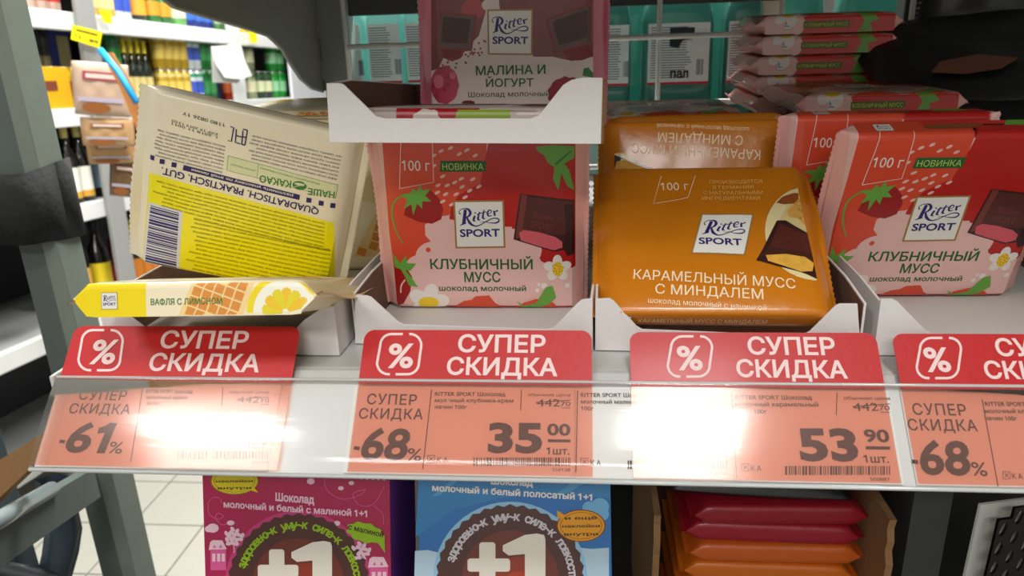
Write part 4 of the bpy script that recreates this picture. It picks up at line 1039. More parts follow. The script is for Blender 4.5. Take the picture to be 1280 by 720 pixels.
# ---------------- black packets at the back right
BLK = mat((26, 27, 28), .35, coat=.3, bump=.5, bscale=30, name='black_foil'); BLK2 = mat((40, 40, 40), .5)
def packet(label, x, y, z, w, h, t, rot, m, grp=None, name='packet', cat='packet'):
    n = 16; V = []; F = []; rn = random.Random(int(abs(x)*1e4+abs(z)*7e3)); ph = rn.uniform(0, 6)
    for sd in (-1, 1):
        for i in range(n+1):
            for j in range(n+1):
                u = i/n*2-1; v = j/n*2-1; b = (1-u**4)*(1-v**4); V.append((u*w/2*(1-.03*v*v), sd*(.0004+t/2*b**.6)+.0012*math.sin(9*u+ph)*math.cos(7*v+ph)*b, v*h/2*(1-.02*u*u)))
    N = (n+1)**2
    for sd in (0, 1):
        for i in range(n):
            for j in range(n):
                q = [sd*N+i*(n+1)+j, sd*N+(i+1)*(n+1)+j, sd*N+(i+1)*(n+1)+j+1, sd*N+i*(n+1)+j+1]; F.append(q if sd == 0 else q[::-1])
    edge = [i*(n+1) for i in range(n+1)]+[n*(n+1)+j for j in range(1, n+1)]+[i*(n+1)+n for i in range(n-1, -1, -1)]+[j for j in range(n-1, 0, -1)]
    for a in range(len(edge)):
        p, q = edge[a], edge[(a+1) % len(edge)]; F.append((q, p, p+N, q+N))
    mb = MB(); mb.add(V, F, m, True)
    M = Matrix.Translation((x, y, z)) @ Matrix.Rotation(rot[2], 4, 'Z') @ Matrix.Rotation(rot[0], 4, 'X') @ Matrix.Rotation(rot[1], 4, 'Y')
    o = mb.build(name, M=M); tag(o, label, cat, grp); return o
q = at(1235, 78, 1, .30)
packet('black foil packet lying at the back right with an orange-brown mark', q.x, .30, q.z, .17, .12, .030, (rad(-62), rad(-8), 0), BLK, 'black foil packets')
q = at(1250, 120, 1, .25)
packet('black foil packet under the marked one, behind the strawberry bars', q.x+.02, .225, q.z-.022, .17, .11, .026, (rad(-75), rad(6), rad(10)), BLK, 'black foil packets')
q = at(1240, 25, 1, .36); packet('black foil packet standing topmost at the right edge of the picture', q.x+.02, .385, q.z+.012, .12, .10, .02, (rad(-5), rad(10), rad(-10)), BLK, 'black foil packets')
pk1 = [o for o in COL.objects if o.get('label', '').startswith('black foil packet lying at the back right')][0]
A = Art(lambda u, v: (u, v)); A.poly([(0, 0), (.012, .012), (.04, .016), (.062, .006), (.045, -.004), (.02, -.006)], mat((130, 84, 66), .6), 1); A.build('brown_mark', lambda u, v, L: (u-.06, -.0168-L*.0002, v-.03), pk1)
bx = at(1165, 20, 1, .46); mb = MB(); mb.box((bx.x-.028, .45, .04), (bx.x+.10, .47, .26), BLK2); o = mb.build('black_carton', bevel=.001); tag(o, 'black carton with faint grey print and a green mark behind the hook', 'carton')
A = Art(lambda u, v: (u, v)); rn = random.Random(8)
for i in range(16):
    x = bx.x-.022
    while x < bx.x+.05:
        wd = rn.uniform(.002, .006); A.rect(x, .108+i*.0042, x+wd, .1092+i*.0042, mat((150, 150, 150), .6), 1); x += wd+.0012
A.poly([(bx.x-.016, .163), (bx.x-.003, .165), (bx.x-.004, .170), (bx.x-.014, .169)], mat((20, 140, 70), .5), 2)
A.build('faint_print', lambda u, v, L: (u, .4498-L*.0001, v), o)
st = slab('carton_riser', (.255, .21, .0005), (SX1-.02, .40, .045), mat((40, 36, 34), .7), None); tag(st, 'dark carton block carrying the black packets at the back right', 'carton')

# ================================================================== BELOW THE SHELF
LZ = -.252
lo = thing('lower_shelf', 'dark steel shelf board under the price rail, carrying the children chocolate boxes', 'shelf', Matrix.Translation((0, 0, 0)))
lo['label'] = 'dark steel lower shelf board carrying the pink and blue chocolate boxes'
mb = MB(); mb.box((SX0, .0, LZ-.02), (SX1, .42, LZ), DG2); mb.build('shelf_board', lo, .001)
bp = slab('backing_board', (SX0+.03, .422, LZ-.6), (SX1, .43, -.025), mat((52, 52, 50), .7), None); tag(bp, 'dark steel back panel below the main shelf', 'panel')
base_ = slab('base_plinth', (SX0+.04, .03, FLOOR+.0), (SX1, .42, FLOOR+.12), DG2, None); tag(base_, 'dark steel plinth of the shelf unit standing on the floor', 'plinth')
for zz in (-.60, -.95):
    o = slab('low_shelf_board', (SX0+.0, .02, zz), (SX1, .42, zz+.02), DG2, None); tag(o, 'dark steel shelf board %s the picture, near the floor' % ('low below' if zz > -.7 else 'lowest below'), 'shelf')
def carton(label, M, w, h, dp, mfront, mside, mtop=None):
    t = thing('chocolate_box', label, 'box', M)
    mb = MB(); mb.box((0, 0, 0), (w, .0006, h), mfront); mb.build('front_panel', t)
    mb = MB(); mb.box((w-.0006, .0007, 0), (w, dp, h), mside); mb.build('right_panel', t)
    mb = MB(); mb.box((0, .0007, 0), (.0006, dp, h), mside); mb.box((.0007, dp-.0006, 0), (w-.0007, dp, h), mside); mb.box((.0007, .0007, 0), (w-.0007, dp-.0007, .0006), mside); mb.build('carton_shell', t)
    mb = MB(); mb.box((.0007, .0007, h-.0006), (w-.0007, dp-.0007, h), mtop or mside); mb.build('top_panel', t)
    return t
def badge(A, cx, cy, r, cb, tc, ring):
    A.ell(cx, cy, r*1.05, r*1.05, ring, 2, n=48)
    A.ell(cx, cy, r, r, mat((78, 36, 30), .4, coat=.3), 3, n=144, wob=.018, k=36)
    A.ell(cx, cy, r*.66, r*.66, mat((112, 44, 28), .4, coat=.3), 4, n=48); A.ell(cx+r*.1, cy+r*.12, r*.42, r*.42, mat((150, 50, 22), .4, coat=.3), 4.4, n=40); A.ell(cx+r*.12, cy+r*.15, r*.25, r*.25, mat((182, 56, 20), .4, coat=.3), 4.8, n=32)
    A.arc_text('здоровью~к уму~к силе~к ловкости', cx, cy, r*.80, -74, 92, r*.115, tc, 6, bold=.045)
    # the plus and the one
    Wt = mat((240, 232, 218), .4, coat=.3)
    def rr(x0, y0, x1, y1, rd=.04):
        P = []
        for (px, py, a0) in ((x1-rd, y0+rd, -90), (x1-rd, y1-rd, 0), (x0+rd, y1-rd, 90), (x0+rd, y0+rd, 180)):
            for i in range(5): a = rad(a0+i*22.5); P.append((px+rd*math.cos(a), py+rd*math.sin(a)))
        A.poly([(cx+x*r, cy+y*r) for x, y in P], Wt, 7)
    rr(-.42, -.50, -.20, .30); rr(-.58, -.28, .0, -.10)
    P = [(.20, .34), (.20, -.34), (-.02, -.32), (-.10, -.38), (-.10, -.46), (.20, -.60), (.36, -.62), (.46, -.60), (.48, -.54), (.48, .34)]
    A.poly([(cx+x*r, cy+y*r) for x, y in P], Wt, 7.2)
def bubble(A, cx, cy, rx, ry, m, tail, lines, ink, L=5, tx=.8, edge=None):
    if edge: A.ell(cx, cy, rx*1.05, ry*1.06, edge, L-.6)
    A.ell(cx, cy, rx, ry, m, L); A.poly(tail, m, L+.2)
    if edge: A.ell(cx, cy, rx*.9, ry*.88, edge, L+.3); A.ell(cx, cy, rx*.875, ry*.855, m, L+.5)
    n = len(lines); h = ry*1.0/n*.95
    for i, s in enumerate(lines):
        wd = rx*tx*(.62+.38*min(1, len(s)/8)); y = cy+(i-(n-1)/2)*ry*.52+h*.35
        A.text(s, cx-wd, y+1, cx+wd, y-1, h*.62, ink, L+1.2, bold=.03)
# pink box
th = rad(16); upb = Vector((.012, math.sin(th), math.cos(th)))
pk = at(253, 592, 1, .042); pk2 = at(487, 602, 1, .036)
xd = (pk2-pk); wP = xd.length; hP = .17
tl = pk+upb*.004; MP = frameM(pk, xd, upb); tl = MP @ Vector((0, 0, .006)); MP.translation = MP @ Vector((0, 0, .006-hP))
FP = facept(MP)
PKB = mat((176, 14, 76), .35, coat=.4, name='pink_board'); PUR = mat((128, 62, 168), .4, coat=.3)
t = carton('pink box of milk and white chocolate with raspberry under the left price rail', MP, wP, hP, .045, PKB, PUR)
def c10(x, y): return FP(240+.21875*x, 590+.21875*y)
PW = mat((240, 200, 216), .5); INKB = mat((60, 30, 20), .5)
A = Art(lambda x, y: c10(x, y))
badge(A, 610, 640, 400, 0, mat((150, 190, 20), .4), mat((200, 60, 120), .4))
A.build('round_badge', flat, t)
A = Art(lambda x, y: c10(x, y))
A.text('Шоколад', 478, 162, 700, 180, 44, PW, 4, bold=.05); A.text('молочный и белый с малиной 1+1', 182, 200, 1002, 256, 36, PW, 4, bold=.04); A.build('white_lettering', flat, t)
A = Art(lambda x, y: c10(x, y))
bubble(A, 245, 50, 132, 74, mat((220, 200, 20), .4), [(310, 95), (350, 80), (382, 118)], ['и ещё', 'наклейки', 'внутри'], INKB, edge=mat((150, 120, 20), .5))
LG = mat((150, 190, 20), .4)
A.ell(990, 345, 105, 55, LG, 5, n=60, wob=.07, k=9, rot=.25); A.poly([(1040, 370), (1102, 360), (1104, 462)], LG, 5.2); A.text('с малиной', 893, 325, 1092, 372, 30, INKB, 6, bold=.03)
A.build('speech_bubbles', flat, t)
A = Art(lambda x, y: c10(x, y))
PS = mat((222, 90, 150), .5)
for pts in ([(90, 180), (120, 145), (160, 150), (172, 178)], [(92, 180), (100, 240), (150, 270), (180, 250), (150, 235), (135, 260), (170, 300), (215, 290)], [(760, 20), (770, 100), (860, 155), (960, 130), (990, 100), (920, 125), (960, 190), (1040, 180), (1100, 80)], [(1040, 190), (1090, 240), (1095, 300)]):
    A.stroke(pts, 4, PS, 2)
for (x, y, rx, ry) in [(120, 320, 34, 26), (95, 325, 20, 18), (222, 290, 22, 14), (680, 52, 22, 18), (852, 92, 16, 12), (830, 292, 18, 14), (912, 62, 16, 12)]: A.ell(x, y, rx, ry, PW, 3)
for (cx, cy) in ((240, 372), (965, 455)):
    for k in range(16): A.ell(cx+55*math.cos(k*2.4)*math.sqrt(k/16), cy+48*math.sin(k*2.4)*math.sqrt(k/16), 11, 17, PW, 3, rot=k, n=10)
    A.line([(cx, cy+20), (cx+2, cy+90)], 5, PW, 3)
for (x, y, s) in ((105, 400, 1.0), (1015, 495, 1.15)):
    A.poly([(x, y), (x+15*s, y-12), (x+70*s, y-10), (x+95*s, y+40*s), (x-8, y+45*s)], PW, 3); A.rect(x+2, y+42*s, x+92*s, y+160*s, PS, 3.2)
    for q in (12, 40, 66): A.rect(x+q*s, y+65*s, x+(q+18)*s, y+110*s, PW, 4)
    for q in (25, 60): A.poly([(x+q*s-9, y+32*s), (x+q*s, y+14*s), (x+q*s+9, y+32*s)], PS, 4)
for k in range(22): A.rect(420+k*32, 8+k*1.6, 432+k*32, 14+k*1.6, PW, 3)
A.poly([(400, -2), (1128, 34), (1128, 48), (400, 16)], mat((100, 50, 60), .6), 2)
A.build('drawn_town', flat, t)
# blue box
th = rad(20); upb = Vector((.02, math.sin(th), math.cos(th)))
bk = at(523, 603, 1, .040); bk2 = at(763, 607, 1, .038)
xd = bk2-bk; wB = xd.length; hB = .17; MQ = frameM(bk, xd, upb); MQ.translation = MQ @ Vector((0, 0, .008-hB)); FB = facept(MQ)
BLU = mat((20, 112, 186), .35, coat=.4, name='blue_board')
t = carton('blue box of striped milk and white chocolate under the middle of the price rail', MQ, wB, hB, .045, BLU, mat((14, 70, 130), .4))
def c11(x, y): return FB(500+.21875*x, 590+.21875*y)
A = Art(lambda x, y: c11(x, y))
SKY = mat((70, 160, 214), .35, coat=.4); CLD = mat((186, 214, 232), .4, coat=.3)
A.poly([(108, 10), (1200, 30), (1200, 150), (850, 120), (560, 150), (300, 220), (90, 370)], mat((34, 128, 190), .35, coat=.4), 1)
A.poly([(88, 450), (240, 460), (1000, 440), (1194, 430), (1194, 700), (80, 700)], SKY, 1); A.poly([(86, 450), (160, 445), (300, 480), (320, 700), (80, 700)], CLD, 1.5); A.poly([(1194, 432), (1100, 440), (1010, 430), (990, 700), (1194, 700)], CLD, 1.5)
for (x, y, r) in ((1150, 200, 52), (1080, 205, 38), (1180, 240, 40)): A.ell(min(x, 1194-r), y, r, r, mat((110, 180, 222), .4, coat=.3), 2)
A.poly([(300, 40), (370, 20), (230, 130), (180, 140)], mat((84, 160, 204), .4), 1.8); A.poly([(1010, 40), (1090, 40), (960, 120), (900, 120)], mat((84, 160, 204), .4), 1.8)
A.build('sky_picture', flat, t)
A = Art(lambda x, y: c11(x, y)); badge(A, 630, 610, 420, 0, mat((214, 206, 214), .4), mat((150, 200, 230), .4)); A.build('round_badge', flat, t)
A = Art(lambda x, y: c11(x, y)); A.text('Шоколад', 520, 68, 760, 80, 42, W_, 4, bold=.05); A.text('молочный и белый полосатый 1+1', 184, 106, 1098, 162, 36, W_, 4, bold=.04); A.build('white_lettering', flat, t)
A = Art(lambda x, y: c11(x, y)); bubble(A, 1035, 306, 134, 88, mat((236, 160, 16), .4), [(900, 270), (898, 218), (950, 250)], ['и ещё', 'наклейки', 'внутри'], INKB, edge=mat((130, 60, 10), .5)); A.build('speech_bubble', flat, t)
# cardboard box with plain bars
kx0 = at(826, 600, 1, .055).x; kx1 = at(1112, 610, 1, .055).x
kb = thing('cardboard_box', 'open brown cardboard box with red and orange bars inside, under the rail', 'box', Matrix.Translation((0, 0, LZ+.0005)))
rn = random.Random(11)
for (x, dx, nm_) in ((kx0, -.0035, 'side_wall'), (kx1, .0035, 'side_wall')):
    H = .150; pts = [(x, .04, 0)]+[(x, .04+rn.uniform(-.0022, .0022)+(.010*(i/24)), H*i/24) for i in range(1, 25)]+[(x, .20, H), (x, .20, 0)]
    mb = MB(); mb.prism(pts, (dx, 0, 0), M_kraft); mb.build(nm_, kb)
mb = MB(); mb.box((kx0+.0003, .05, 0), (kx1-.0003, .20, .003), M_kraft); mb.build('box_floor', kb)
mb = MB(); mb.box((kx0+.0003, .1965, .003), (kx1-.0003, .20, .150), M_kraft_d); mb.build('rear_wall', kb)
mb = MB(); p = at(795, 668, 1, .04); mb.tube([p+Vector((.006, 0, -.0005)), p+Vector((.0, -.002, -.0018)), p+Vector((-.004, -.004, -.0004)), p+Vector((-.0075, -.005, .0006))], .0007, mat((190, 175, 140), .7), 6); mb.build('loose_fibre', kb)
bP = Bar(w=.080, t=.0128, seed=31, bulge=.001, wr=.0005)
def plain_bar(label, col):
    t = thing('chocolate_bar', label, 'chocolate bar', None, 'plain bars in the cardboard box'); wmm = wrapmat(col, rough=.4, bump=.4); bP.body(wmm, t); bP.seals(wmm, t, ln=.0035, bend=.3); return t
pz = at(968, 636, 1, .072)
zs_ = [at(968, yy, 1, .072).z for yy in (659, 683, 707, 732)]
cols = [(150, 22, 38), (158, 24, 44), (206, 96, 30), (214, 110, 24)]
lb = ['topmost crimson bar in the cardboard box', 'lower crimson bar in the cardboard box', 'orange bar just under the crimson ones in the cardboard box', 'lowest visible orange bar in the cardboard box']
for k in range(4):
    t = plain_bar(lb[k], cols[k]); x = at((975, 966, 972, 966)[k], 660, 1, .072).x
    t.matrix_world = lyingM(x, .072+(.001 if k % 2 else 0), zs_[k], .0128, (.03, -.02, .01, -.01)[k])
    zl = zs_[k]
k = 0
while zl-.0131 > LZ+.005:
    zl -= .0131; c = copy_tree(t, lyingM(x+(.001 if k % 2 else -.001), .072, zl, .0128, 0)); c['label'] = 'orange bar deeper in the cardboard box, %s from the lowest visible one' % ['first down', 'second down', 'third down', 'fourth down', 'fifth down', 'sixth down', 'seventh down', 'eighth down'][k]; k += 1
packet('added crumpled black foil packet darkening the top of the crimson bars in the box', (kx0+kx1)/2, .118, pz.z+.012, .10, .09, .02, (rad(-84), rad(3), 0), BLK, 'black foil packets')  # packet added to make the top of the stack dark
# dark grey carton and perforated black basket at the lower right
x0 = at(1138, 650, 1, .06).x; x1 = at(1186, 650, 1, .06).x
o = slab('dark_carton', (x0, .06, LZ), (x1, .2, -.045), mat((64, 66, 64), .7, var=.08, bscale=80), None); tag(o, 'plain dark grey carton between the cardboard box and the black basket', 'carton')
bt = thing('perforated_basket', 'black perforated plastic basket at the lower right corner', 'basket', frameM((x1+.009, .040, LZ+.0005), (1, .25, 0), (.10, 0, 1)))
PB = mat((16, 17, 17), .45); mb = MB(); cw, chh = .0072, .0115; nx, nz = 22, 14
for j in range(nz):
    for i in range(nx):
        ox = i*cw; oz = j*chh+(i % 2)*chh*.5; ring = []; cxx = ox+cw/2; czz = oz+chh/2
        for k in range(8):
            a = 2*math.pi*(k+.5)/8; ring.append((cxx+cw*.26*math.cos(a)+.0006*math.sin(a), czz+chh*.36*math.sin(a)))
        outer = [(ox+cw, oz+chh*.75), (ox+cw*.75, oz+chh), (ox+cw*.25, oz+chh), (ox, oz+chh*.75), (ox, oz+chh*.25), (ox+cw*.25, oz), (ox+cw*.75, oz), (ox+cw, oz+chh*.25)]
        outer = [(ox+cw, oz+chh), (ox+cw*.6, oz+chh), (ox+cw*.4, oz+chh), (ox, oz+chh), (ox, oz), (ox+cw*.4, oz), (ox+cw*.6, oz), (ox+cw, oz)]
        V = [(x, y, z) for y in (0, .0015) for (x, z) in ring+outer]; F = []
        for k in range(8):
            k2 = (k+1) % 8
            F += [(k, k2, 8+k2, 8+k), (16+k2, 16+k, 24+k, 24+k2), (k2, k, 16+k, 16+k2)]
        mb.add(V, F, PB)
mb.build('perforated_wall', bt)
mb = MB(); mb.box((0, .012, 0), (nx*cw, .0135, nz*chh), mat((222, 224, 216), .7)); mb.box((0, .0017, -.0), (nx*cw, .0115, .001), PB); mb.build('slot_light_sheet', bt)  # pale sheet added behind the holes, stands for light showing through them
# ================================================================== LEFT: METAL STAND IN FRONT OF THE AISLE
GP = mat((92, 102, 96), .55, var=.10, bscale=25, bump=.15, name='grey_green_steel'); GPD = mat((62, 68, 66), .6, var=.1, bscale=20); GP_LIT = mat((124, 134, 122), .55, var=.08, bscale=40)
stn = thing('metal_stand', 'worn grey-green steel stand with uprights at the left edge', 'stand', Matrix.Translation((0, 0, 0)))
YS = .30
def vx(px, py, Y): return at(px, py, 1, Y).x
xa = vx(8, 250, YS); xb = vx(42, 250, YS); xc = vx(62, 250, YS)
mb = MB(); mb.box((xa, YS, FLOOR), (xb, YS+.028, .42), GP); mb.build('upright', stn, .0015)
mb = MB(); mb.box((xb+.0003, YS-.004, FLOOR), (xc, YS+.028, .42), GP_LIT); mb.build('upright', stn, .0015)  # lighter right face of the same post, its light put into the colour
mb = MB(); mb.box((xa-.16, YS+.02, FLOOR), (xa-.0003, YS+.026, .42), GPD); mb.build('side_plate', stn, .001) if False else None
# second upright, nearer the left edge of the picture
xe = vx(-30, 420, YS-.06); xf = vx(22, 520, YS-.06)
mb = MB(); mb.box((xe-.02, YS-.085, FLOOR), (xf-.018, YS-.06, .05), mat((84, 96, 100), .5)); mb.build('upright', stn, .0015)
# cross rail under the price rail with a clear sleeve
pa = at(-60, 690, 1, .06); pb = at(118, 585, 1, .27)
mb = MB(); dv = (pb-pa); s_ = Vector((0, 0, -.030)); n_ = dv.cross(s_).normalized()*.012
mb.prism([pa, pb, pb+s_, pa+s_], n_, GP); mb.build('cross_rail', stn, .0012)
mb = MB(); mb.tube([pa+(pb-pa)*.02+Vector((0, -.006, .004)), pa+(pb-pa)*.66+Vector((0, -.006, .004))], .0065, mat((150, 164, 164), .2, coat=.5), 10); mb.build('plastic_sleeve', stn)
# curved dark leg
cpts = [(62, 600), (66, 630), (74, 665), (70, 695), (58, 740)]
P = [at(x, y, 1, .24) for x, y in cpts]
mb = MB(); wd_ = .030
V = []; F = []
for p in P:
    for (dx, dy) in ((-.014, 0), (0, -.008), (.016, -.004), (.018, .006), (0, .010)): V.append((p.x+dx, p.y+dy, p.z))
n = 5
for i in range(len(P)-1):
    for k in range(n): F.append((i*n+k, (i+1)*n+k, (i+1)*n+(k+1) % n, i*n+(k+1) % n))
mb.add(V, F, mat((58, 72, 84), .35, coat=.3), True); lg = mb.build('curved_leg', stn)
ft = [at(x, y, 1, .20) for x, y in ((-60, 700), (0, 712), (50, 722), (90, 740))]
mb = MB(); mb.tube(ft, .008, mat((30, 34, 38), .5), 10); mb.build('foot_bar', stn)
# black strap wound round the upright
mb = MB(); BKF = mat((30, 32, 32), .85, bump=.6, bscale=200, name='black_fabric'); V = []; F = []; n = 28
c0 = Vector(((xa+xc)/2-.016, YS+.012, 0)); zt_ = at(40, 222, 1, YS-.02).z; zb_ = at(40, 300, 1, YS-.02).z
for k in range(n+1):
    a = 2*math.pi*k/n; rx = .036+.002*math.sin(5*a); ry = .034
    x = c0.x+rx*math.copysign(abs(math.cos(a))**.6, math.cos(a)); y = c0.y+ry*math.copysign(abs(math.sin(a))**.6, math.sin(a))
    wave = .006*math.cos(a)+.002*math.sin(3*a)
    for j, zz in enumerate((zt_+wave, zt_*.5+zb_*.5, zb_-wave*1.2)): V.append((x+(.002 if j == 1 else 0), y+(-.003 if j == 1 else 0), zz))
for k in range(n):
    for j in range(2): F.append((k*3+j, (k+1)*3+j, (k+1)*3+j+1, k*3+j+1))
mb.add(V, F, BKF, True); o = mb.build('strap'); sd = o.modifiers.new('solid', 'SOLIDIFY'); sd.thickness = .0025; tag(o, 'wide black fabric strap wound round the grey-green upright', 'strap')
# cardboard at the lower left
P = [at(x, y, 1, .16) for x, y in ((-40, 600), (62, 536), (62, 562), (-40, 660))]
mb = MB(); mb.prism(P, (.004, .004, 0), M_kraft); o = mb.build('cardboard_flap'); tag(o, 'brown cardboard flap at the lower left below the rail end', 'cardboard')
# ================================================================== DRINKS SHELVING ACROSS THE AISLE
DV = ray(802, 100).normalized(); 
DH = Vector((DV.x, DV.y, DV.z))
NV_ = Vector((DH.y, -DH.x, 0)).normalized()          # plane normal towards the aisle
P0 = Vector((-1.9, 0, 0)); UPV = NV_.cross(DH).normalized()
if UPV.z < 0: UPV = -UPV
MF_ = Matrix(((DH.x, -NV_.x, UPV.x, P0.x), (DH.y, -NV_.y, UPV.y, P0.y), (DH.z, -NV_.z, UPV.z, P0.z), (0, 0, 0, 1)))   # x along the aisle, y into the shelf, z up
MFi = MF_.inverted()
def fr(px, py, dy=0):
    q = MFi @ onplane(px, py, MF_ @ Vector((0, dy, 0)), NV_); return q.x, q.z
fg = thing('drinks_shelving', 'white drinks shelving across the aisle at the upper left', 'shelving', MF_)
FW = mat((214, 216, 214), .45); FWD = mat((150, 152, 150), .5)
rows = []      # shelf fronts: pixel pairs
def board(pa, pb, th, ext=.0):
    (x0, z0), (x1, z1) = fr(*pa), fr(*pb); z = (z0+z1)/2
    rows.append(z)
    mb = MB(); mb.box((.9, .0, z-.02), (8.2, .45, z), FWD); mb.build('shelf_board', fg)
    mb = MB(); mb.box((.9, -.03, z-th), (8.2, -.0015, z+.006), FW); mb.build('price_strip', fg, .004)
    return z
Z1 = board((10, 10), (330, 46), .055)
Z2 = board((35, 141), (100, 136), .055)
Z3 = board((75, 262), (133, 248), .055)
Z4 = board((90, 402), (95, 402), .055)
Z0 = Z1+(Z1-Z2)
mb = MB(); mb.box((.9, 0, Z0-.02), (8.2, .45, Z0), FWD); mb.build('shelf_board', fg)
for z in (Z4-.42, Z4-.84):
    mb = MB(); mb.box((.9, 0, z-.02), (8.2, .45, z), FWD); mb.build('shelf_board', fg)
zbot = FLOOR-.3
mb = MB(); mb.box((.9, .452, -1.25), (8.2, .48, Z0+.3), mat((44, 46, 50), .7)); mb.build('rear_panel', fg)
# uprights
for (px, py, wpx, m) in ((112, 60, 22, mat((150, 150, 148), .5)), (293, 60, 14, FW), (392, 95, 60, mat((206, 208, 212), .4))):
    x0, _ = fr(px-wpx/2, py, -.04); x1, _ = fr(px+wpx/2, py, -.04)
    mb = MB(); mb.box((x0, -.05, -1.2), (x1, -.032, Z0+.3), m); mb.build('upright', fg, .004)
# drinks
DC = {}
def can(name, label, s, y, z, r, h, cols, grp, cat='can'):
    """cols: body, band, top"""
    M = MF_ @ Matrix.Translation((s, y, z)); key = ('can', cols, round(r, 3), round(h, 2))
    if key in DC: c = copy_tree(DC[key], M); c['label'] = label; c['group'] = grp; return c
    t = thing(name, label, cat, M, grp); mm_ = mat(cols[0], .3, .35, coat=.4)
    mb = MB(); mb.lathe([(0, 0), (r*.8, 0), (r, h*.05), (r, h*.90), (r*.84, h*.97)], mm_, 18); mb.build('can_body', t)
    mb = MB(); mb.lathe([(r*.84, h*.97), (r*.86, h), (r*.8, h), (r*.78, h*.985), (0, h*.985)], mat((200, 200, 200), .3, .8), 18); mb.build('lid', t)
    mb = MB(); mb.lathe([(r*1.008, h*.28), (r*1.008, h*.66)], mat(cols[1], .35, .2, coat=.3), 18); mb.build('printed_band', t)
    mb = MB(); mb.lathe([(r*1.006, h*.78), (r*1.006, h*.89)], mat(cols[2], .35, .2, coat=.3), 18); mb.build('top_stripe', t)
    DC[key] = t; return t
def bot(label, s, y, z, r, h, cols, grp):
    M = MF_ @ Matrix.Translation((s, y, z)); key = ('bot', cols, round(r, 3), round(h, 2))
    if key in DC: c = copy_tree(DC[key], M); c['label'] = label; c['group'] = grp; return c
    t = thing('bottle', label, 'bottle', M, grp)
    mb = MB(); mb.lathe([(0, 0), (r, 0), (r, h*.50), (r*.9, h*.58), (r*.42, h*.70), (r*.36, h*.92), (0, h*.92)], mat(cols[0], .12, coat=.6), 18); mb.build('glass_body', t)
    mb = MB(); mb.lathe([(r*.40, h*.80), (r*.42, h*.99), (0, h)], mat(cols[1], .4), 14); mb.build('foil_cap', t)
    mb = MB(); mb.lathe([(r*1.01, h*.12), (r*1.01, h*.44)], mat(cols[2], .5), 18); mb.build('paper_label', t)
    if len(cols) > 3: mb = MB(); mb.lathe([(r*1.02, h*.06), (r*1.02, h*.14)], mat(cols[3], .5), 18); mb.build('lower_label', t)
    DC[key] = t; return t
def place_row(px0, px1, z, n, kind, h, cols, what, grp, y=.05, tiers=1, where='', r=None):
    ordn = ['first', 'second', 'third', 'fourth', 'fifth', 'sixth', 'seventh', 'eighth', 'ninth', 'tenth', 'eleventh', 'twelfth']
    s0 = fr(px0, 80, y)[0]; s1 = fr(px1, 80, y)[0]; w_ = (s1-s0)/n
    for i in range(n):
        for tt in range(tiers):
            s = s0+w_*(i+.5); rr_ = min(r or .034, abs(w_)*.49)
            tier = '' if tiers == 1 else (' in the lower tier' if tt == 0 else ' in the upper tier')
            lab = '%s, %s from the left%s%s' % (what, ordn[i], tier, where)
            if kind == 'can': can('drink_can', lab, s, y, z+.001+tt*(h+.002), rr_, h, cols, grp)
            else: bot(lab, s, y, z+.001+tt*(h+.002), rr_, h, cols, grp)
GOLD = ((196, 160, 40), (225, 196, 90), (236, 214, 130)); GOLD2 = ((226, 170, 20), (160, 70, 30), (236, 200, 60)); GREEN = ((20, 120, 50), (60, 150, 80), (20, 90, 40))
BW = ((220, 230, 236), (60, 90, 190), (60, 170, 120)); DARK = ((40, 44, 48), (150, 140, 100), (60, 60, 70)); NAVY = ((30, 50, 140), (60, 110, 200), (200, 190, 60))
GO = ((60, 130, 60), (236, 160, 50), (70, 140, 60)); YE = ((240, 204, 20), (190, 90, 50), (236, 220, 90)); LG_ = ((120, 190, 110), (210, 230, 190), (90, 170, 80))
# second tier shelf (between Z2 and Z1)
hc = .155
place_row(8, 30, Z2, 1, 'can', .275, ((180, 120, 40), (150, 80, 30), (190, 140, 60)), 'tall amber bottle-like can at the left post', 'tall cans on the left bay', y=.12)
place_row(30, 62, Z2, 3, 'can', .275, DARK, 'tall dark beer can behind the gold pack', 'tall dark cans of the left bay', y=.14)
# navy carton
def fbox(name, label, px0, px1, z0, z1, y0, y1, m, grp=None, cat='carton', face=None):
    s0 = fr(px0, 80, y0)[0]; s1 = fr(px1, 80, y0)[0]; t = thing(name, label, cat, MF_, grp)
    mb = MB(); mb.box((s0, y0, z0), (s1, y1, z1), m); mb.build('carton_body', t, .003)
    if face: mb = MB(); mb.box((s0+(s1-s0)*face[0], y0-.002, z0+(z1-z0)*face[1]), (s0+(s1-s0)*face[2], y0-.0003, z0+(z1-z0)*face[3]), face[4]); mb.build('printed_panel', t)
    return t
fbox('drink_carton', 'navy blue carton with a pale gold panel behind the gold cans', 66, 92, Z2+.001, Z2+.28, .185, .30, mat((40, 50, 130), .5), face=(.35, .08, .9, .92, mat((170, 160, 110), .5)))
for i, (a, b) in enumerate(((20, 33), (33, 50), (50, 66), (66, 83), (83, 95))):
    place_row(a, b, Z2, 1, 'can', .141, GOLD2, 'gold can of the shrink-wrapped pack, number %s counted' % ['one', 'two', 'three', 'four', 'five'][i], 'gold cans of the wrapped pack', y=.03, r=.038)
for o in [o for o in COL.objects if o.get('group') == 'gold cans of the wrapped pack']:
    pass
gl_ = [o for o in COL.objects if o.get('group') == 'gold cans of the wrapped pack']
for o, l in zip(gl_, ['leftmost', 'second from left', 'middle', 'fourth from left', 'rightmost']): o['label'] = l+' gold can of the wrapped pack on the left bay shelf'
s0 = fr(30, 100, -.012)[0]; s1 = fr(86, 100, -.012)[0]
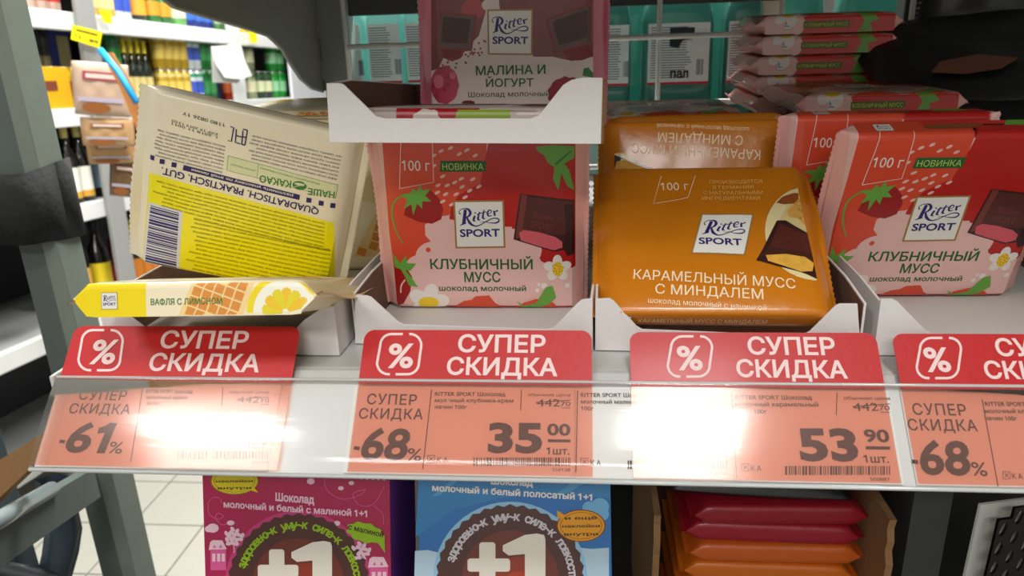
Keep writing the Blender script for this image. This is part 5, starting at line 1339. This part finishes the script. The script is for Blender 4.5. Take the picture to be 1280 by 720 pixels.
mb = MB(); mb.box((s0, -.014, Z2+.007), (s1, -.012, Z2+.140), mat((222, 168, 24), .3, coat=.5)); o = mb.build('pack_sleeve', M=MF_); tag(o, 'yellow printed sleeve round the gold can pack', 'sleeve')
mb = MB(); mb.box((s0+(s1-s0)*.25, -.0165, Z2+.065), (s0+(s1-s0)*.68, -.0145, Z2+.095), mat((120, 60, 40), .5)); mb.build('dark_emblem', o)
place_row(130, 150, Z2, 1, 'can', .27, GREEN, 'big green bottle-can right of the yellow tag', 'green cans of the right bay', y=.06)
place_row(152, 190, Z2, 3, 'can', .141, GOLD, 'gold can behind the yellow-capped bottles', 'gold cans behind the bottles', y=.16, tiers=2)
place_row(152, 186, Z2, 4, 'bot', .25, ((14, 30, 16), (244, 226, 60), (206, 190, 120)), 'green bottle with yellow foil cap', 'yellow-capped bottles of the right bay', y=.05)
place_row(194, 232, Z2, 4, 'can', .141, GOLD, 'gold can right of the yellow-capped bottles', 'gold cans of the right bay', y=.05, tiers=2)
place_row(232, 248, Z2, 2, 'can', .141, BW, 'blue and white can', 'blue and white cans', y=.05, tiers=2)
place_row(248, 264, Z2, 2, 'can', .141, GREEN, 'green can beside the blue and white ones', 'green cans of the right bay', y=.05, tiers=2)
fbox('drink_carton', 'dark blue narrow carton left of the white paper sheet', 264, 274, Z2+.001, Z2+.28, .05, .2, mat((24, 40, 90), .5))
place_row(276, 300, Z2, 2, 'can', .141, ((210, 60, 20), (236, 120, 60), (230, 210, 200)), 'orange-red can under the white paper sheet', 'orange-red cans', y=.05)
place_row(303, 315, Z2, 1, 'can', .141, ((150, 160, 120), (220, 220, 180), (60, 90, 50)), 'pale green can right of the paper sheet', 'pale cans', y=.05, tiers=2)
place_row(316, 334, Z2, 2, 'can', .141, ((36, 60, 36), (206, 214, 170), (40, 90, 40)), 'dark green can with pale label', 'dark green labelled cans', y=.05, tiers=1)
place_row(334, 352, Z2, 2, 'can', .141, ((24, 150, 50), (140, 200, 150), (24, 120, 40)), 'bright green can at the right end', 'bright green cans', y=.05, tiers=2)
# top shelf (above Z1)
place_row(4, 84, Z1, 5, 'can', .141, ((220, 190, 170), (206, 50, 50), (210, 140, 60)), 'red and cream can on the top shelf', 'red and cream cans', y=.06)
place_row(118, 150, Z1, 3, 'can', .141, ((230, 190, 90), (240, 214, 150), (230, 170, 40)), 'light gold can on the top shelf', 'light gold cans on top', y=.06)
place_row(150, 170, Z1, 2, 'can', .141, BW, 'blue and white can on the top shelf', 'blue and white cans on top', y=.06)
place_row(172, 188, Z1, 1, 'bot', .28, ((20, 50, 26), (30, 90, 40), (236, 160, 50)), 'dark green bottle on the top shelf', 'dark bottles on top', y=.06)
place_row(190, 218, Z1, 2, 'can', .141, GO, 'green and orange can on the top shelf', 'green and orange cans on top', y=.06)
place_row(218, 234, Z1, 1, 'can', .141, LG_, 'light green can on the top shelf', 'light green cans on top', y=.06, r=.045)
place_row(236, 268, Z1, 3, 'can', .141, NAVY, 'navy can with yellow stripe on the top shelf', 'navy cans on top', y=.06)
place_row(272, 282, Z1, 1, 'can', .141, LG_, 'pale green can beside the white upright', 'light green cans on top', y=.06)
place_row(284, 346, Z1, 5, 'can', .141, YE, 'yellow can at the right end of the top shelf', 'yellow cans on top', y=.06)
# third shelf (Z3) dark bottles
WB = ((14, 14, 14), (232, 214, 130), (228, 228, 214), (210, 160, 50))
place_row(38, 88, Z3, 3, 'bot', .28, WB, 'black bottle with a white oval label', 'black bottles with white labels', y=.05, r=.042)
place_row(95, 122, Z3, 1, 'bot', .28, ((20, 22, 26), (40, 40, 50), (150, 180, 200)), 'dark bottle with a pale blue label', 'dark bottles with blue labels', y=.07, r=.055)
place_row(40, 120, Z3, 6, 'bot', .28, ((16, 16, 18), (120, 30, 40), (150, 140, 130)), 'dark bottle in the second row of the third shelf', 'second-row dark bottles', y=.24, r=.04)
place_row(138, 160, Z3, 2, 'bot', .28, ((60, 20, 30), (150, 30, 50), (200, 60, 90)), 'wine-red bottle right of the white post', 'wine-red bottles of the third shelf', y=.08, r=.04)
# fourth shelf
place_row(72, 92, Z4, 1, 'bot', .34, ((12, 12, 12), (20, 20, 20), (240, 214, 40), (200, 160, 40)), 'black bottle with a round yellow label', 'bottles of the lowest visible shelf', y=.075, r=.055)
place_row(96, 124, Z4, 2, 'bot', .28, ((90, 10, 34), (70, 70, 70), (170, 30, 70)), 'crimson bottle with a dark cap', 'crimson bottles', y=.07, r=.05)
place_row(124, 160, Z4, 3, 'bot', .28, ((30, 22, 20), (210, 180, 40), (200, 120, 30)), 'dark bottle with an orange label', 'orange-labelled bottles', y=.06, r=.045)
place_row(20, 66, Z4, 3, 'bot', .34, ((14, 14, 14), (230, 200, 60), (222, 170, 70)), 'black bottle seen left of the grey-green upright', 'bottles left of the upright', y=.07, r=.05)
# white inner post of the shelving lower part
(xp0, _), (xp1, _) = fr(136, 270, -.03), fr(152, 270, -.03)
# yellow price tag, paper sheet, small white tag
def fcard(name, label, corners, dy, m, cat, lines=None):
    P = [fr(x, y, dy) for x, y in corners]; mb = MB(); mb.prism([(x, dy, z) for x, z in P], (0, .0012, 0), m); o = mb.build(name, M=MF_); tag(o, label, cat); return o
YT = mat((250, 234, 10), .5)
o = fcard('price_tag', 'bright yellow price tag on the left bay post', [(91, 31), (128, 40), (124, 60), (89, 49)], -.075, YT, 'price tag')
A = Art(lambda x, y: fr(x, y, -.075)); A.line([(95, 37), (122, 44)], 3, mat((120, 110, 20), .6), 1); A.text('12.', 93, 46, 103, 49, 4, INK, 2, bold=.03); A.text('89', 111, 52, 123, 55, 4, INK, 2, bold=.03); A.build('print', lambda u, v, L: (u, -.0752-L*.0004, v), o)
fcard('price_tag', 'small yellow tag hanging from the top shelf strip', [(124, 12), (138, 14), (141, 30), (130, 28)], -.06, YT, 'price tag')
fcard('price_tag', 'small white tag on the white upright', [(274, 42), (288, 42), (289, 53), (274, 52)], -.075, mat((240, 240, 238), .5), 'price tag')
fcard('price_tag', 'tiny yellow tag at the right end of the top shelf strip', [(310, 36), (320, 38), (322, 54), (314, 53)], -.06, YT, 'price tag')
fcard('paper_sheet', 'white paper sheet hanging tilted from the white upright', [(264, 58), (301, 55), (306, 75), (315, 95), (300, 99), (281, 97), (270, 80)], -.14, mat((250, 250, 248), .6), 'paper')
fcard('paper_sheet', 'grey-white back sheet behind the hanging white paper', [(264, 60), (276, 62), (284, 96), (300, 99), (298, 104), (266, 103)], -.12, mat((205, 205, 200), .6), 'paper')
# hanging snack bags and the strip they hang on
SB = mat((214, 190, 168), .3, coat=.6, bump=.4, bscale=20)
bag = []
def snack(label, px, py, wp, hp, rz, cols, Yd):
    p = dep(px, py, Yd); w_ = wp*Yd/950; h_ = hp*Yd/950
    o = packet(label, p.x, p.y, p.z, w_, h_, .022, (rad(6), rad(rz), rad(25)), mat(cols[0], .3, coat=.6, bump=.5, bscale=18), 'snack bags hanging on the strip', 'snack_bag', 'snack bag')
    A = Art(lambda u, v: (u, v)); A.rect(-w_*.30, h_*.18, w_*.32, h_*.34, mat(cols[1], .4), 1); A.rect(-w_*.25, h_*.22, w_*.27, h_*.30, mat((236, 214, 200), .5), 2); A.rect(-w_*.40, -h_*.22, w_*.38, -h_*.14, mat((190, 180, 196), .4), 1)
    A.ell(-w_*.1, -h_*.33, w_*.25, h_*.10, mat((150, 90, 40), .5), 1)
    A.build('bag_print', lambda u, v, L: (u, -.0125-L*.0005, v), o); return o
snack('clear snack bag with a pink printed band, topmost of the hanging strip', 127, 112, 64, 66, 8, [(206, 176, 150), (176, 70, 90)], 2.0)
snack('brown snack bag second from the top of the hanging strip', 135, 165, 60, 36, 6, [(196, 156, 110), (160, 110, 70)], 2.05)
snack('brown snack bag third from the top of the hanging strip', 140, 190, 56, 30, 4, [(186, 144, 96), (150, 90, 50)], 2.10)
snack('darker snack bag lowest of the hanging strip', 156, 222, 34, 50, 12, [(120, 90, 60), (110, 60, 30)], 2.15)
a = dep(126, 66, 1.9); b = dep(150, 110, 1.9); c_ = dep(172, 165, 1.9)
mb = MB(); mb.prism([a, a+Vector((.03, 0, 0)), b+Vector((.035, 0, 0)), c_+Vector((.03, 0, 0)), c_, b], (0, .004, 0), mat((170, 110, 60), .4)); tag(mb.build('hanging_strip'), 'slanted brown and blue packaging edge hanging beside the snack bags', 'packaging')
mb = MB(); mb.tube([dep(125, 62, 1.85), dep(148, 90, 1.85), dep(171, 128, 1.85)], .008, mat((40, 160, 220), .4), 8); tag(mb.build('blue_strip'), 'bright blue edge strip left of the lemon bar in the background', 'strip')
# ------------------------------------------------------------------ surrounding walls
slab('wall_left', (-3.25, -3, FLOOR), (-3.2, 7.5, CEIL), mat((200, 200, 196), .8)); slab('wall_back', (-3.2, 7.5, FLOOR), (2.2, 7.55, CEIL), mat((200, 200, 196), .8))
slab('wall_right', (2.2, -3, FLOOR), (2.25, 7.5, CEIL), mat((200, 200, 196), .8)); slab('wall_front', (-3.2, -3.05, FLOOR), (2.2, -3, CEIL), mat((200, 200, 196), .8))
